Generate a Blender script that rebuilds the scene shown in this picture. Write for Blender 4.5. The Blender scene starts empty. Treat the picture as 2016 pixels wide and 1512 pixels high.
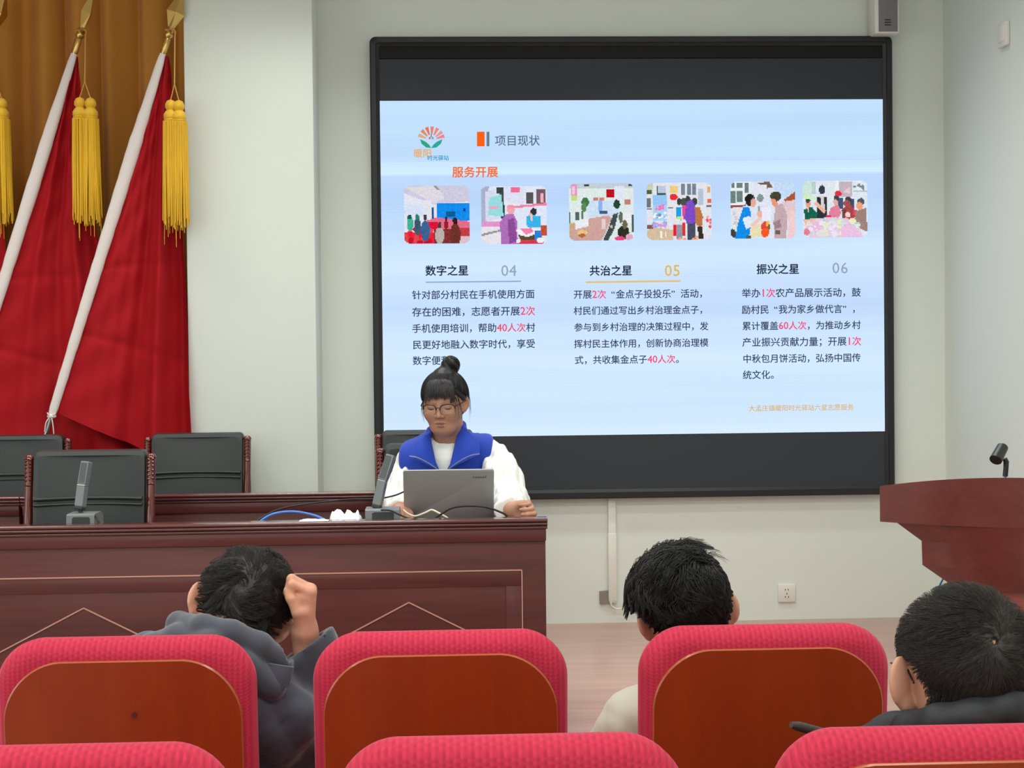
import bpy, bmesh, math, random
import numpy as np
from math import sin, cos, pi, radians, sqrt, atan2
from mathutils import Matrix, Vector

random.seed(7)
RNG = np.random.default_rng(11)
SC = bpy.context.scene
COL = SC.collection

# ------------------------------------------------------------------ camera, world, lights, exposure
CAM_POS = Vector((0.0, 0.0, 1.5))
FOCAL_PX, YAW, PITCH, ROLL = 3000.0, 2.5, 1.0, -0.62
CAM_ROT = (Matrix.Rotation(radians(-YAW), 3, 'Z') @ Matrix.Rotation(radians(90 - PITCH), 3, 'X')
           @ Matrix.Rotation(radians(ROLL), 3, 'Z'))
cam_data = bpy.data.cameras.new('camera')
cam_data.sensor_width = 36.0
cam_data.lens = FOCAL_PX / 2016 * 36.0
cam_data.clip_start = 0.05
cam = bpy.data.objects.new('camera', cam_data)
cam.matrix_world = Matrix.Translation(CAM_POS) @ CAM_ROT.to_4x4()
COL.objects.link(cam)
SC.camera = cam

SC.view_settings.view_transform = 'Standard'
SC.view_settings.look = 'None'
SC.view_settings.gamma = 1.0
SC.view_settings.exposure = 0.0
SC.view_settings.use_curve_mapping = False

world = bpy.data.worlds.new('world')
SC.world = world
world.use_nodes = True
world.node_tree.nodes['Background'].inputs[0].default_value = (0.9, 0.95, 1.0, 1)
world.node_tree.nodes['Background'].inputs[1].default_value = 0.05

CEIL = 3.75          # ceiling height of the hall
LAMPS = [            # ceiling lamps of the hall: x, y, watts, beam angle
    (-2.6, 6.45, 12, 105), (-0.6, 6.45, 12, 105), (1.3, 6.45, 12, 105),
    (-2.6, 5.3, 13, 120), (-0.6, 5.3, 13, 120), (1.3, 5.3, 13, 120),
    (-2.6, 3.3, 32, 180), (-0.6, 3.3, 32, 180), (1.3, 3.3, 32, 180),
    (-2.6, 1.0, 32, 180), (-0.6, 1.0, 32, 180), (1.3, 1.0, 32, 180),
    (-1.6, -1.4, 32, 180), (0.9, -1.4, 32, 180)]
for lx, ly, lw, lb in LAMPS:
    ld = bpy.data.lights.new('ceiling_lamp_light', 'AREA')
    ld.shape = 'RECTANGLE'
    ld.size, ld.size_y = 1.15, (0.22 if ly > 5 else 0.55)
    ld.energy = lw * 0.84
    ld.spread = radians(lb)
    ld.color = (0.99, 1.0, 0.955)
    lo = bpy.data.objects.new('ceiling_lamp_light', ld)
    lo.location = (lx, ly, CEIL - 0.05)
    COL.objects.link(lo)
# daylight through the windows of the left-hand wall
wl = bpy.data.lights.new('window_and_fill_light', 'AREA')
wl.shape = 'RECTANGLE'
wl.size, wl.size_y = 4.4, 1.7
wl.energy = 46
wl.color = (0.86, 0.94, 1.0)
wo = bpy.data.objects.new('window_and_fill_light', wl)
wo.location = (-4.5, 2.2, 1.75)
wo.rotation_euler = (radians(90), 0, radians(-90))
COL.objects.link(wo)


# cool fill light added behind the camera to brighten the scene from the front
wl = bpy.data.lights.new('window_and_fill_light', 'AREA')
wl.shape = 'RECTANGLE'
wl.size, wl.size_y = 5.0, 1.6
wl.energy = 40
wl.color = (0.90, 0.97, 1.0)
wo = bpy.data.objects.new('window_and_fill_light', wl)
wo.location = (-0.9, -3.1, 1.9)
wo.rotation_euler = (radians(-90), 0, radians(180))
COL.objects.link(wo)


def at(px, py, Y):
    """world point on the plane y = Y seen at pixel (px, py) of the 2016x1512 photograph"""
    d = CAM_ROT @ Vector(((px - 1008) / FOCAL_PX, -(py - 756) / FOCAL_PX, -1.0))
    return CAM_POS + d * (Y / d.y)


# ------------------------------------------------------------------ materials
def lin(c):
    out = []
    for v in c[:3]:
        v = v / 255.0
        out.append(v / 12.92 if v <= 0.04045 else ((v + 0.055) / 1.055) ** 2.4)
    return (out[0], out[1], out[2], 1.0)


def nodes_of(m):
    m.use_nodes = True
    nt = m.node_tree
    return nt, nt.nodes, nt.links, nt.nodes['Principled BSDF']


def mat(name, rgb, rough=0.5, metal=0.0, spec=0.5, coat=0.0, sheen=0.0, noise=None, bump=None, coord='Object'):
    """rgb is sRGB 0-255. noise=(scale, amount, stretch xyz) varies the colour; bump=(scale, strength, distance)"""
    m = bpy.data.materials.new(name)
    nt, N, L, b = nodes_of(m)
    b.inputs['Base Color'].default_value = lin(rgb)
    b.inputs['Roughness'].default_value = rough
    b.inputs['Metallic'].default_value = metal
    b.inputs['Specular IOR Level'].default_value = spec
    b.inputs['Coat Weight'].default_value = coat
    b.inputs['Coat Roughness'].default_value = 0.12
    b.inputs['Sheen Weight'].default_value = sheen
    tc = N.new('ShaderNodeTexCoord')
    if noise:
        sc_, am, st = noise
        mp = N.new('ShaderNodeMapping')
        mp.inputs['Scale'].default_value = st
        nz = N.new('ShaderNodeTexNoise')
        nz.inputs['Scale'].default_value = sc_
        nz.inputs['Detail'].default_value = 5
        L.new(tc.outputs[coord], mp.inputs[0])
        L.new(mp.outputs[0], nz.inputs['Vector'])
        mx = N.new('ShaderNodeMix')
        mx.data_type = 'RGBA'
        c = lin(rgb)
        mx.inputs[6].default_value = tuple(max(0, v * (1 - am)) for v in c[:3]) + (1,)
        mx.inputs[7].default_value = tuple(min(1, v * (1 + am)) for v in c[:3]) + (1,)
        L.new(nz.outputs['Fac'], mx.inputs[0])
        L.new(mx.outputs[2], b.inputs['Base Color'])
    if bump:
        nz2 = N.new('ShaderNodeTexNoise')
        nz2.inputs['Scale'].default_value = bump[0]
        nz2.inputs['Detail'].default_value = 4
        L.new(tc.outputs[coord], nz2.inputs['Vector'])
        bp = N.new('ShaderNodeBump')
        bp.inputs['Strength'].default_value = bump[1]
        bp.inputs['Distance'].default_value = bump[2]
        L.new(nz2.outputs['Fac'], bp.inputs['Height'])
        L.new(bp.outputs[0], b.inputs['Normal'])
    return m


def math_node(N, L, op, a, b=None):
    n = N.new('ShaderNodeMath')
    n.operation = op
    for k, v in enumerate((a, b)):
        if v is None:
            continue
        if isinstance(v, (int, float)):
            n.inputs[k].default_value = v
        else:
            L.new(v, n.inputs[k])
    return n.outputs[0]


def wood_mat(name, rgb_a, rgb_b, rough, coat, axis='X', scale=18.0):
    m = bpy.data.materials.new(name)
    nt, N, L, b = nodes_of(m)
    tc = N.new('ShaderNodeTexCoord')
    mp = N.new('ShaderNodeMapping')
    st = {'X': (0.06, 1, 1), 'Z': (1, 1, 0.06), 'Y': (1, 0.06, 1)}[axis]
    mp.inputs['Scale'].default_value = st
    L.new(tc.outputs['Object'], mp.inputs[0])
    n1 = N.new('ShaderNodeTexNoise')
    n1.inputs['Scale'].default_value = scale
    n1.inputs['Detail'].default_value = 8
    n1.inputs['Distortion'].default_value = 0.6
    L.new(mp.outputs[0], n1.inputs['Vector'])
    n2 = N.new('ShaderNodeTexNoise')
    n2.inputs['Scale'].default_value = scale * 7
    n2.inputs['Detail'].default_value = 3
    L.new(mp.outputs[0], n2.inputs['Vector'])
    f = math_node(N, L, 'ADD', math_node(N, L, 'MULTIPLY', n1.outputs['Fac'], 0.65),
                  math_node(N, L, 'MULTIPLY', n2.outputs['Fac'], 0.35))
    rp = N.new('ShaderNodeValToRGB')
    rp.color_ramp.elements[0].position = 0.32
    rp.color_ramp.elements[0].color = lin(rgb_a)
    rp.color_ramp.elements[1].position = 0.68
    rp.color_ramp.elements[1].color = lin(rgb_b)
    L.new(f, rp.inputs[0])
    L.new(rp.outputs[0], b.inputs['Base Color'])
    b.inputs['Roughness'].default_value = rough
    b.inputs['Specular IOR Level'].default_value = 0.35
    b.inputs['Coat Weight'].default_value = coat
    b.inputs['Coat Roughness'].default_value = 0.15
    return m


def knit_mat(name, rgb_hi, rgb_lo, pitch=0.0115):
    """ribbed waffle upholstery: columns of stitches along x, rows along the cloth"""
    m = bpy.data.materials.new(name)
    nt, N, L, b = nodes_of(m)
    tc = N.new('ShaderNodeTexCoord')
    sp = N.new('ShaderNodeSeparateXYZ')
    L.new(tc.outputs['Object'], sp.inputs[0])
    x = sp.outputs[0]
    t = math_node(N, L, 'SUBTRACT', sp.outputs[2], math_node(N, L, 'MULTIPLY', sp.outputs[1], 0.8))
    sx = math_node(N, L, 'SINE', math_node(N, L, 'MULTIPLY', x, 2 * pi / pitch))
    par = math_node(N, L, 'SINE', math_node(N, L, 'MULTIPLY', x, pi / pitch))
    ph = math_node(N, L, 'MULTIPLY', math_node(N, L, 'SIGN', par), pi / 2)
    sz = math_node(N, L, 'SINE', math_node(N, L, 'ADD', math_node(N, L, 'MULTIPLY', t, 2 * pi / (pitch * 0.72)), ph))
    h = math_node(N, L, 'ADD', math_node(N, L, 'MULTIPLY', sx, 0.30), math_node(N, L, 'MULTIPLY', sz, 0.22))
    h = math_node(N, L, 'ADD', h, 0.5)
    mx = N.new('ShaderNodeMix')
    mx.data_type = 'RGBA'
    mx.clamp_factor = True
    mx.inputs[6].default_value = lin(rgb_lo)
    mx.inputs[7].default_value = lin(rgb_hi)
    L.new(h, mx.inputs[0])
    L.new(mx.outputs[2], b.inputs['Base Color'])
    bp = N.new('ShaderNodeBump')
    bp.inputs['Strength'].default_value = 0.28
    bp.inputs['Distance'].default_value = 0.002
    L.new(h, bp.inputs['Height'])
    L.new(bp.outputs[0], b.inputs['Normal'])
    b.inputs['Roughness'].default_value = 0.85
    b.inputs['Sheen Weight'].default_value = 0.35
    b.inputs['Sheen Roughness'].default_value = 0.4
    b.inputs['Sheen Tint'].default_value = lin((255, 150, 170))
    b.inputs['Specular IOR Level'].default_value = 0.2
    return m


M = {}
M['wall'] = mat('white_wall_paint', (221, 227, 219), 0.75, spec=0.3, noise=(0.8, 0.02, (1, 1, 1)), bump=(160, 0.05, 0.001))
M['ceiling'] = mat('ceiling_paint', (235, 235, 230), 0.9)
M['stage'] = wood_mat('stage_laminate', (176, 136, 124), (200, 160, 147), 0.32, 0.25, 'X', 14)
M['hall_floor'] = mat('hall_floor_tile', (150, 140, 132), 0.4, noise=(4, 0.1, (1, 1, 1)))
M['mahogany'] = wood_mat('mahogany_veneer', (74, 31, 29), (98, 46, 42), 0.42, 0.15, 'X', 12)
M['mahogany_gloss'] = wood_mat('mahogany_polished_ledge', (76, 34, 33), (100, 50, 47), 0.16, 0.9, 'X', 12)
M['mahogany_light'] = mat('mahogany_edge_line', (190, 136, 118), 0.35, coat=0.3)
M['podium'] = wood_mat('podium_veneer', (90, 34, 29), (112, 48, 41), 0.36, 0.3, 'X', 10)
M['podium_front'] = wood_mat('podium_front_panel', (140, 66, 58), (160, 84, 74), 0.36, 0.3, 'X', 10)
M['cherry'] = wood_mat('polished_cherry_post', (74, 20, 14), (104, 34, 24), 0.14, 0.9, 'Z', 16)
M['leather'] = mat('black_leather', (42, 46, 46), 0.42, spec=0.45, bump=(220, 0.18, 0.0008))
M['plywood'] = wood_mat('orange_plywood_back', (134, 40, 2), (152, 52, 4), 0.42, 0.12, 'Z', 5)
M['hole'] = mat('dark_red_hole', (70, 16, 8), 0.6)
M['plywood_edge_glint'] = mat('panel_edge_highlight', (164, 76, 36), 0.35, coat=0.3)  # edge highlight painted in: paler colour on the panel's rim and chamfer
M['knit'] = knit_mat('crimson_waffle_fabric', (198, 50, 76), (168, 38, 60), 0.0098)
M['chair_metal'] = mat('grey_chair_metal', (70, 70, 72), 0.45, metal=0.6)
M['screen_black'] = mat('screen_black_module', (50, 54, 60), 0.6, spec=0.3)
M['screen_frame'] = mat('screen_black_frame', (34, 34, 36), 0.42, spec=0.35)
M['screen_strip'] = mat('screen_dark_strip', (28, 28, 29), 0.65, spec=0.2)
M['white_plastic'] = mat('white_plastic', (226, 224, 216), 0.4)
M['grey_grille'] = mat('grey_speaker_grille', (120, 120, 122), 0.6, bump=(900, 0.5, 0.001))
M['dark_mark'] = mat('dark_mark', (34, 34, 36), 0.5)
M['grey_metal'] = mat('grey_metal_plate', (150, 148, 142), 0.4, metal=0.7)
M['gold'] = mat('brass_gold', (214, 178, 106), 0.28, metal=1.0)
M['flag_red'] = mat('red_flag_satin', (166, 15, 25), 0.75, spec=0.2, noise=(3, 0.08, (1, 1, 1)))
M['sleeve'] = mat('white_flag_sleeve', (226, 216, 212), 0.5, bump=(30, 0.4, 0.004))
M['tassel'] = mat('yellow_tassel_silk', (232, 182, 20), 0.5, sheen=0.3, noise=(60, 0.18, (1, 1, 0.2)))
M['cord'] = mat('tan_cord', (206, 150, 74), 0.7)
M['steel'] = mat('steel', (190, 190, 190), 0.25, metal=1.0)
M['curtain'] = mat('golden_brown_curtain', (190, 126, 40), 0.75, sheen=0.15, noise=(3, 0.10, (3, 3, 0.3)))
M['black_plastic'] = mat('black_plastic', (34, 35, 37), 0.35)
M['grey_plastic'] = mat('dark_grey_plastic', (112, 118, 120), 0.35)
M['black_cable'] = mat('black_cable', (26, 26, 28), 0.5)
M['blue_cable'] = mat('blue_cable', (74, 124, 206), 0.45)
M['white_cable'] = mat('white_cable', (226, 220, 196), 0.5)
M['paper'] = mat('white_paper', (232, 236, 244), 0.6)
M['laptop'] = mat('silver_grey_laptop_lid', (160, 160, 158), 0.45, metal=0.15)
M['mic_grille'] = mat('grey_microphone_grille', (78, 83, 84), 0.5, bump=(1500, 0.4, 0.0005))
M['laptop_mark'] = mat('laptop_mark', (96, 96, 100), 0.4)
M['key'] = mat('dark_keys', (40, 40, 42), 0.5)
M['lamp'] = bpy.data.materials.new('lamp_diffuser')
_nt, _N, _L, _b = nodes_of(M['lamp'])
_b.inputs['Base Color'].default_value = (0.9, 0.9, 0.88, 1)

# screen picture: emission driven by the per-face colour of the picture elements
M['pixels'] = bpy.data.materials.new('display_pixels')
_nt, _N, _L, _b = nodes_of(M['pixels'])
_N.remove(_b)
_at = _N.new('ShaderNodeAttribute')
_at.attribute_name = 'Col'
_em = _N.new('ShaderNodeEmission')
_em.inputs[1].default_value = 1.0
_L.new(_at.outputs['Color'], _em.inputs[0])
_L.new(_em.outputs[0], _N['Material Output'].inputs[0])

# slide background: pale blue with soft horizontal bands and the display's fine pixel grid
M['slide'] = bpy.data.materials.new('display_slide_background')
_nt, _N, _L, _b = nodes_of(M['slide'])
_N.remove(_b)
_tc = _N.new('ShaderNodeTexCoord')
_sp = _N.new('ShaderNodeSeparateXYZ')
_L.new(_tc.outputs['Object'], _sp.inputs[0])
_rp = _N.new('ShaderNodeValToRGB')
SLIDE_BANDS = _rp
_nz = _N.new('ShaderNodeTexNoise')
_nz.inputs['Scale'].default_value = 1.0
_nz.inputs['Detail'].default_value = 3
_mp = _N.new('ShaderNodeMapping')
_mp.inputs['Scale'].default_value = (0.25, 1, 7)
_L.new(_tc.outputs['Object'], _mp.inputs[0])
_L.new(_mp.outputs[0], _nz.inputs['Vector'])
_gx = math_node(_N, _L, 'SINE', math_node(_N, _L, 'MULTIPLY', _sp.outputs[0], 2 * pi / 0.0130))
_gz = math_node(_N, _L, 'SINE', math_node(_N, _L, 'MULTIPLY', _sp.outputs[2], 2 * pi / 0.0130))
_g = math_node(_N, _L, 'MULTIPLY', math_node(_N, _L, 'ADD', _gx, _gz), 0.018)
_v = math_node(_N, _L, 'ADD', math_node(_N, _L, 'ADD', math_node(_N, _L, 'MULTIPLY', _nz.outputs['Fac'], 0.30), 0.97), _g)
_L.new(math_node(_N, _L, 'MULTIPLY', math_node(_N, _L, 'ADD', _sp.outputs[2], 0.0), 1 / 1.66), _rp.inputs[0])
_mx = _N.new('ShaderNodeVectorMath')
_mx.operation = 'SCALE'
_L.new(_rp.outputs[0], _mx.inputs[0])
_L.new(_v, _mx.inputs['Scale'])
_em = _N.new('ShaderNodeEmission')
_L.new(_mx.outputs[0], _em.inputs[0])
_L.new(_em.outputs[0], _N['Material Output'].inputs[0])


# ------------------------------------------------------------------ mesh helpers
class MB:
    """collects vertices and faces (with a material slot per face)"""

    def __init__(self):
        self.v, self.f, self.mi, self.col = [], [], [], []

    def add(self, verts, faces, mi=0, col=None):
        n = len(self.v)
        self.v.extend([tuple(p) for p in verts])
        for f in faces:
            self.f.append(tuple(i + n for i in f))
            self.mi.append(mi)
            self.col.append(col)
        return self

    def box(self, lo, hi, bevel=0.0, mi=0, rot=None, seg=2):
        """axis box between two corners, optional bevel, optional 4x4 applied about its centre"""
        lo, hi = Vector(lo), Vector(hi)
        bm = bmesh.new()
        bmesh.ops.create_cube(bm, size=1)
        s = hi - lo
        for v in bm.verts:
            v.co = Vector((v.co.x * s.x, v.co.y * s.y, v.co.z * s.z))
        if bevel > 0:
            bmesh.ops.bevel(bm, geom=list(bm.edges), offset=min(bevel, 0.49 * min(abs(s.x), abs(s.y), abs(s.z))),
                            segments=seg, affect='EDGES', profile=0.5)
        c = (lo + hi) / 2
        vs = []
        bm.verts.ensure_lookup_table()
        for v in bm.verts:
            p = v.co
            if rot is not None:
                p = rot @ p
            vs.append(p + c)
        fs = [[v.index for v in f.verts] for f in bm.faces]
        bm.free()
        return self.add(vs, fs, mi)

    def tube(self, pts, r, n=10, mi=0, caps=True, squash=None):
        """round tube along points; r is a number or a list"""
        P = [Vector(p) for p in pts]
        k = len(P)
        rs = list(r) if hasattr(r, '__len__') else [r] * k
        vs, fs = [], []
        up = None
        for i in range(k):
            t = (P[min(i + 1, k - 1)] - P[max(i - 1, 0)]).normalized()
            if up is None:
                a = Vector((0, 0, 1)) if abs(t.z) < 0.9 else Vector((1, 0, 0))
                up = (a - t * a.dot(t)).normalized()
            else:
                up = (up - t * up.dot(t)).normalized()
            sd = t.cross(up)
            for j in range(n):
                an = 2 * pi * j / n
                vs.append(P[i] + (up * cos(an) + sd * sin(an)) * rs[i])
        for i in range(k - 1):
            for j in range(n):
                fs.append((i * n + j, i * n + (j + 1) % n, (i + 1) * n + (j + 1) % n, (i + 1) * n + j))
        if caps:
            fs.append(tuple(range(n - 1, -1, -1)))
            fs.append(tuple((k - 1) * n + j for j in range(n)))
        return self.add(vs, fs, mi)

    def lathe(self, prof, c, n=20, mi=0, axis=None):
        """prof: list of (radius, height) turned about z at c (or about axis matrix)"""
        vs, fs = [], []
        k = len(prof)
        for r, h in prof:
            for j in range(n):
                a = 2 * pi * j / n
                p = Vector((r * cos(a), r * sin(a), h))
                if axis is not None:
                    p = axis @ p
                vs.append(p + Vector(c))
        for i in range(k - 1):
            for j in range(n):
                fs.append((i * n + j, i * n + (j + 1) % n, (i + 1) * n + (j + 1) % n, (i + 1) * n + j))
        fs.append(tuple(range(n - 1, -1, -1)))
        fs.append(tuple((k - 1) * n + j for j in range(n)))
        return self.add(vs, fs, mi)

    def ball(self, c, r, n=10, mi=0, rot=None):
        r = Vector(r) if hasattr(r, '__len__') else Vector((r, r, r))
        vs, fs = [], []
        m = max(4, n // 2)
        for i in range(m + 1):
            th = pi * i / m
            for j in range(n):
                ph = 2 * pi * j / n
                p = Vector((r.x * sin(th) * cos(ph), r.y * sin(th) * sin(ph), r.z * cos(th)))
                if rot is not None:
                    p = rot @ p
                vs.append(p + Vector(c))
        for i in range(m):
            for j in range(n):
                fs.append((i * n + j, (i + 1) * n + j, (i + 1) * n + (j + 1) % n, i * n + (j + 1) % n))
        return self.add(vs, fs, mi)

    def prism(self, poly, a, b, mi=0, flip=False):
        """poly: 2-D outline; a(p), b(p) map an outline point to the two end positions"""
        n = len(poly)
        vs = [a(p) for p in poly] + [b(p) for p in poly]
        fs = [tuple(range(n)), tuple(range(2 * n - 1, n - 1, -1))]
        for i in range(n):
            j = (i + 1) % n
            fs.append((j, i, n + i, n + j))
        return self.add(vs, fs, mi)

    def loft(self, rings, mi=0, cap0=True, cap1=True, closed=True):
        n = len(rings[0])
        vs = [p for r in rings for p in r]
        fs = []
        for i in range(len(rings) - 1):
            for j in range(n if closed else n - 1):
                fs.append((i * n + j, i * n + (j + 1) % n, (i + 1) * n + (j + 1) % n, (i + 1) * n + j))
        if cap0:
            fs.append(tuple(range(n - 1, -1, -1)))
        if cap1:
            fs.append(tuple((len(rings) - 1) * n + j for j in range(n)))
        return self.add(vs, fs, mi)

    def grid(self, fn, nu, nv, mi=0):
        vs = [fn(i / (nu - 1), j / (nv - 1)) for j in range(nv) for i in range(nu)]
        fs = [(j * nu + i, j * nu + i + 1, (j + 1) * nu + i + 1, (j + 1) * nu + i) for j in range(nv - 1) for i in range(nu - 1)]
        return self.add(vs, fs, mi)


def world_loc(o):
    p = Vector((0, 0, 0))
    while o is not None:
        p += o.location
        o = o.parent
    return p


def link_mesh(name, me, mats, parent):
    for m in (mats if isinstance(mats, (list, tuple)) else [mats]):
        me.materials.append(m)
    o = bpy.data.objects.new(name, me)
    COL.objects.link(o)
    if parent is not None:
        o.parent = parent
    return o


def obj(name, mb, mats, parent=None, smooth=40, local=False, recalc=True):
    """one mesh object; vertices are in world space unless local"""
    me = bpy.data.meshes.new(name)
    base = Vector((0, 0, 0)) if (local or parent is None) else world_loc(parent)
    me.from_pydata([(p[0] - base.x, p[1] - base.y, p[2] - base.z) for p in mb.v], [], mb.f)
    me.polygons.foreach_set('material_index', mb.mi)
    if any(c is not None for c in mb.col):
        ca = me.color_attributes.new('Col', 'FLOAT_COLOR', 'CORNER')
        buf = []
        for f, c in zip(mb.f, mb.col):
            buf.extend(list(c or (1, 1, 1, 1)) * len(f))
        ca.data.foreach_set('color', buf)
    me.update()
    if recalc:
        bm = bmesh.new()
        bm.from_mesh(me)
        bmesh.ops.recalc_face_normals(bm, faces=bm.faces)
        bm.to_mesh(me)
        bm.free()
    if smooth:
        me.polygons.foreach_set('use_smooth', [True] * len(me.polygons))
        me.set_sharp_from_angle(angle=radians(smooth))
    return link_mesh(name, me, mats, parent)


def np_obj(name, V, F, mats, parent=None, mi=None):
    """one mesh object from numpy vertices and quads (world space)"""
    me = bpy.data.meshes.new(name)
    base = np.array(world_loc(parent)) if parent is not None else np.zeros(3)
    V = np.asarray(V, dtype=np.float32) - base.astype(np.float32)
    F = np.asarray(F, dtype=np.int32)
    k = F.shape[1]
    me.vertices.add(len(V))
    me.vertices.foreach_set('co', V.ravel())
    me.loops.add(F.size)
    me.loops.foreach_set('vertex_index', F.ravel())
    me.polygons.add(len(F))
    me.polygons.foreach_set('loop_start', np.arange(0, F.size, k, dtype=np.int32))
    me.polygons.foreach_set('loop_total', np.full(len(F), k, dtype=np.int32))
    if mi is not None:
        me.polygons.foreach_set('material_index', np.asarray(mi, dtype=np.int32))
    me.polygons.foreach_set('use_smooth', np.ones(len(F), dtype=bool))
    me.update(calc_edges=True)
    me.validate()
    return link_mesh(name, me, mats, parent)


def thing(name, label, cat, loc=(0, 0, 0), group=None):
    o = bpy.data.objects.new(name, None)
    o.empty_display_size = 0.1
    COL.objects.link(o)
    o.location = loc
    return tag(o, label, cat, group)


def tag(o, label, cat, group=None):
    o['label'] = label
    o['category'] = cat
    if group:
        o['group'] = group
    return o


def structure(o):
    o['kind'] = 'structure'
    return o


def copy_tree(src, loc, label, group=None):
    r = src.copy()
    COL.objects.link(r)
    r.location = loc
    r['label'] = label
    if group:
        r['group'] = group
    for ch in list(src.children):
        c = ch.copy()
        COL.objects.link(c)
        c.parent = r
        for g in list(ch.children):
            d = g.copy()
            COL.objects.link(d)
            d.parent = c
    return r


def spline(pts, n=40):
    """Catmull-Rom through the points"""
    P = [Vector(p) for p in pts]
    P = [P[0] * 2 - P[1]] + P + [P[-1] * 2 - P[-2]]
    out = []
    k = len(P) - 3
    for i in range(n + 1):
        u = i / n * k
        s = min(int(u), k - 1)
        t = u - s
        a, b, c, d = P[s], P[s + 1], P[s + 2], P[s + 3]
        out.append(0.5 * ((2 * b) + (c - a) * t + (2 * a - 5 * b + 4 * c - d) * t * t + (3 * b - a - 3 * c + d) * t ** 3))
    return out


def rrect(w, h, rt, rb, n=10, arch=0.0):
    """rounded rectangle outline centred on x = 0, z from 0 to h (list of (x, z)), counter-clockwise"""
    out = []
    for cx, cz, r, a0 in ((w / 2 - rb, rb, rb, -90), (w / 2 - rt, h - rt, rt, 0), (-w / 2 + rt, h - rt, rt, 90), (-w / 2 + rb, rb, rb, 180)):
        for i in range(n + 1):
            a = radians(a0 + 90 * i / n)
            out.append((cx + r * cos(a), cz + r * sin(a)))
    if arch:
        out = [(x, z + arch * max(0.0, (z / h)) ** 3 * (1 - (2 * x / w) ** 2)) for x, z in out]
    return out


# ------------------------------------------------------------------ the room
WALL_Y, STAGE_Z, STAGE_Y0 = 7.52, 0.177, 4.35
X_RIGHT, X_LEFT, Y_REAR = 2.497, -4.6, -3.2
structure(obj('floor', MB().box((X_LEFT - 0.1, Y_REAR - 0.1, -0.1), (X_RIGHT + 0.1, 8.1, 0.0)), M['hall_floor']))
structure(obj('trim_1', MB().box((X_LEFT, STAGE_Y0, 0.0), (X_RIGHT, 7.95, STAGE_Z), 0.008), M['stage']))
structure(obj('ceiling', MB().box((X_LEFT - 0.1, Y_REAR - 0.1, CEIL), (X_RIGHT + 0.1, 8.1, CEIL + 0.1)), M['ceiling']))
structure(obj('wall_front', MB().box((-1.0, WALL_Y, 0), (X_RIGHT + 0.1, 8.0, CEIL)), M['wall']))
structure(obj('wall_recess', MB().box((X_LEFT - 0.1, 7.80, 0), (-1.0, 8.0, CEIL)), M['wall']))
PIL_X0, PIL_X1, PIL_Y = -1.203, -0.604, 7.2
structure(obj('wall_pillar', MB().box((PIL_X0, PIL_Y, STAGE_Z), (PIL_X1, 7.80, CEIL), 0.006), M['wall']))
structure(obj('wall_right', MB().box((X_RIGHT, Y_REAR, 0), (X_RIGHT + 0.1, WALL_Y, CEIL)), M['wall']))
structure(obj('wall_left', MB().box((X_LEFT - 0.1, Y_REAR, 0), (X_LEFT, 7.8, CEIL)), M['wall']))
structure(obj('wall_rear', MB().box((X_LEFT, Y_REAR - 0.1, 0), (X_RIGHT, Y_REAR, CEIL)), M['wall']))


# ------------------------------------------------------------------ the LED display
FR_Y = 7.455
frL, frR = -0.350, 2.222
frT, frB = at(1240, 71, FR_Y).z, at(1240, 981, FR_Y).z
disp = thing('led_display', 'large black-framed display on the front wall showing a pale blue slide', 'screen', ((frL + frR) / 2, WALL_Y, frB))


def frame_ring(mb, x0, x1, z0, z1, w, y0, y1, r):
    def outl(i, rr):
        c = []
        for cx, cz, a0 in ((x1 - i - rr, z0 + i + rr, -90), (x1 - i - rr, z1 - i - rr, 0), (x0 + i + rr, z1 - i - rr, 90), (x0 + i + rr, z0 + i + rr, 180)):
            for k in range(7):
                a = radians(a0 + 15 * k)
                c.append((cx + rr * cos(a), cz + rr * sin(a)))
        return c
    rings = []
    for i, rr, y in ((0, r, y1), (0, r, y0 + 0.006), (0.006, r, y0), (w * 0.62, r * 0.4, y0), (w * 0.66, r * 0.4, y0 + 0.006), (w, r * 0.2, y0 + 0.014), (w, r * 0.2, y1)):
        rings.append([(p[0], y, p[1]) for p in outl(i, rr)])
    mb.loft(rings, cap0=False, cap1=False)
    return mb


obj('bezel', frame_ring(MB(), frL, frR, frB, frT, 0.046, FR_Y, WALL_Y - 0.002, 0.03), M['screen_frame'], disp)
inL, inR, inB, inT = frL + 0.044, frR - 0.044, frB + 0.044, frT - 0.044
pm = MB()
PANEL_Y = 7.472
zsplit = at(1240, 114, PANEL_Y).z
pm.box((inL, PANEL_Y, inB), (inR, WALL_Y - 0.002, zsplit - 0.004))
obj('module_panel', pm, M['screen_black'], disp)
obj('top_strip', MB().box((inL, PANEL_Y + 0.004, zsplit), (inR, WALL_Y - 0.002, inT)), M['screen_strip'], disp)
SLY = PANEL_Y - 0.002
slL, slR = (at(745, 199, SLY).x + at(750, 860, SLY).x) / 2, (at(1745, 195, SLY).x + at(1748, 851, SLY).x) / 2
slT, slB = at(1245, 197, SLY).z, at(1245, 855.5, SLY).z
slide = obj('slide_picture', MB().box((slL, SLY, slB), (slR, PANEL_Y + 0.001, slT)), M['slide'], disp)
slide['label'] = 'lit pale blue slide with lettering and photographs'
# bands: object z is measured from the display's base
_els = SLIDE_BANDS.color_ramp.elements


def _bandpos(py):
    return (at(1245, py, SLY).z - frB) / 1.66 * 1.0


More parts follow.
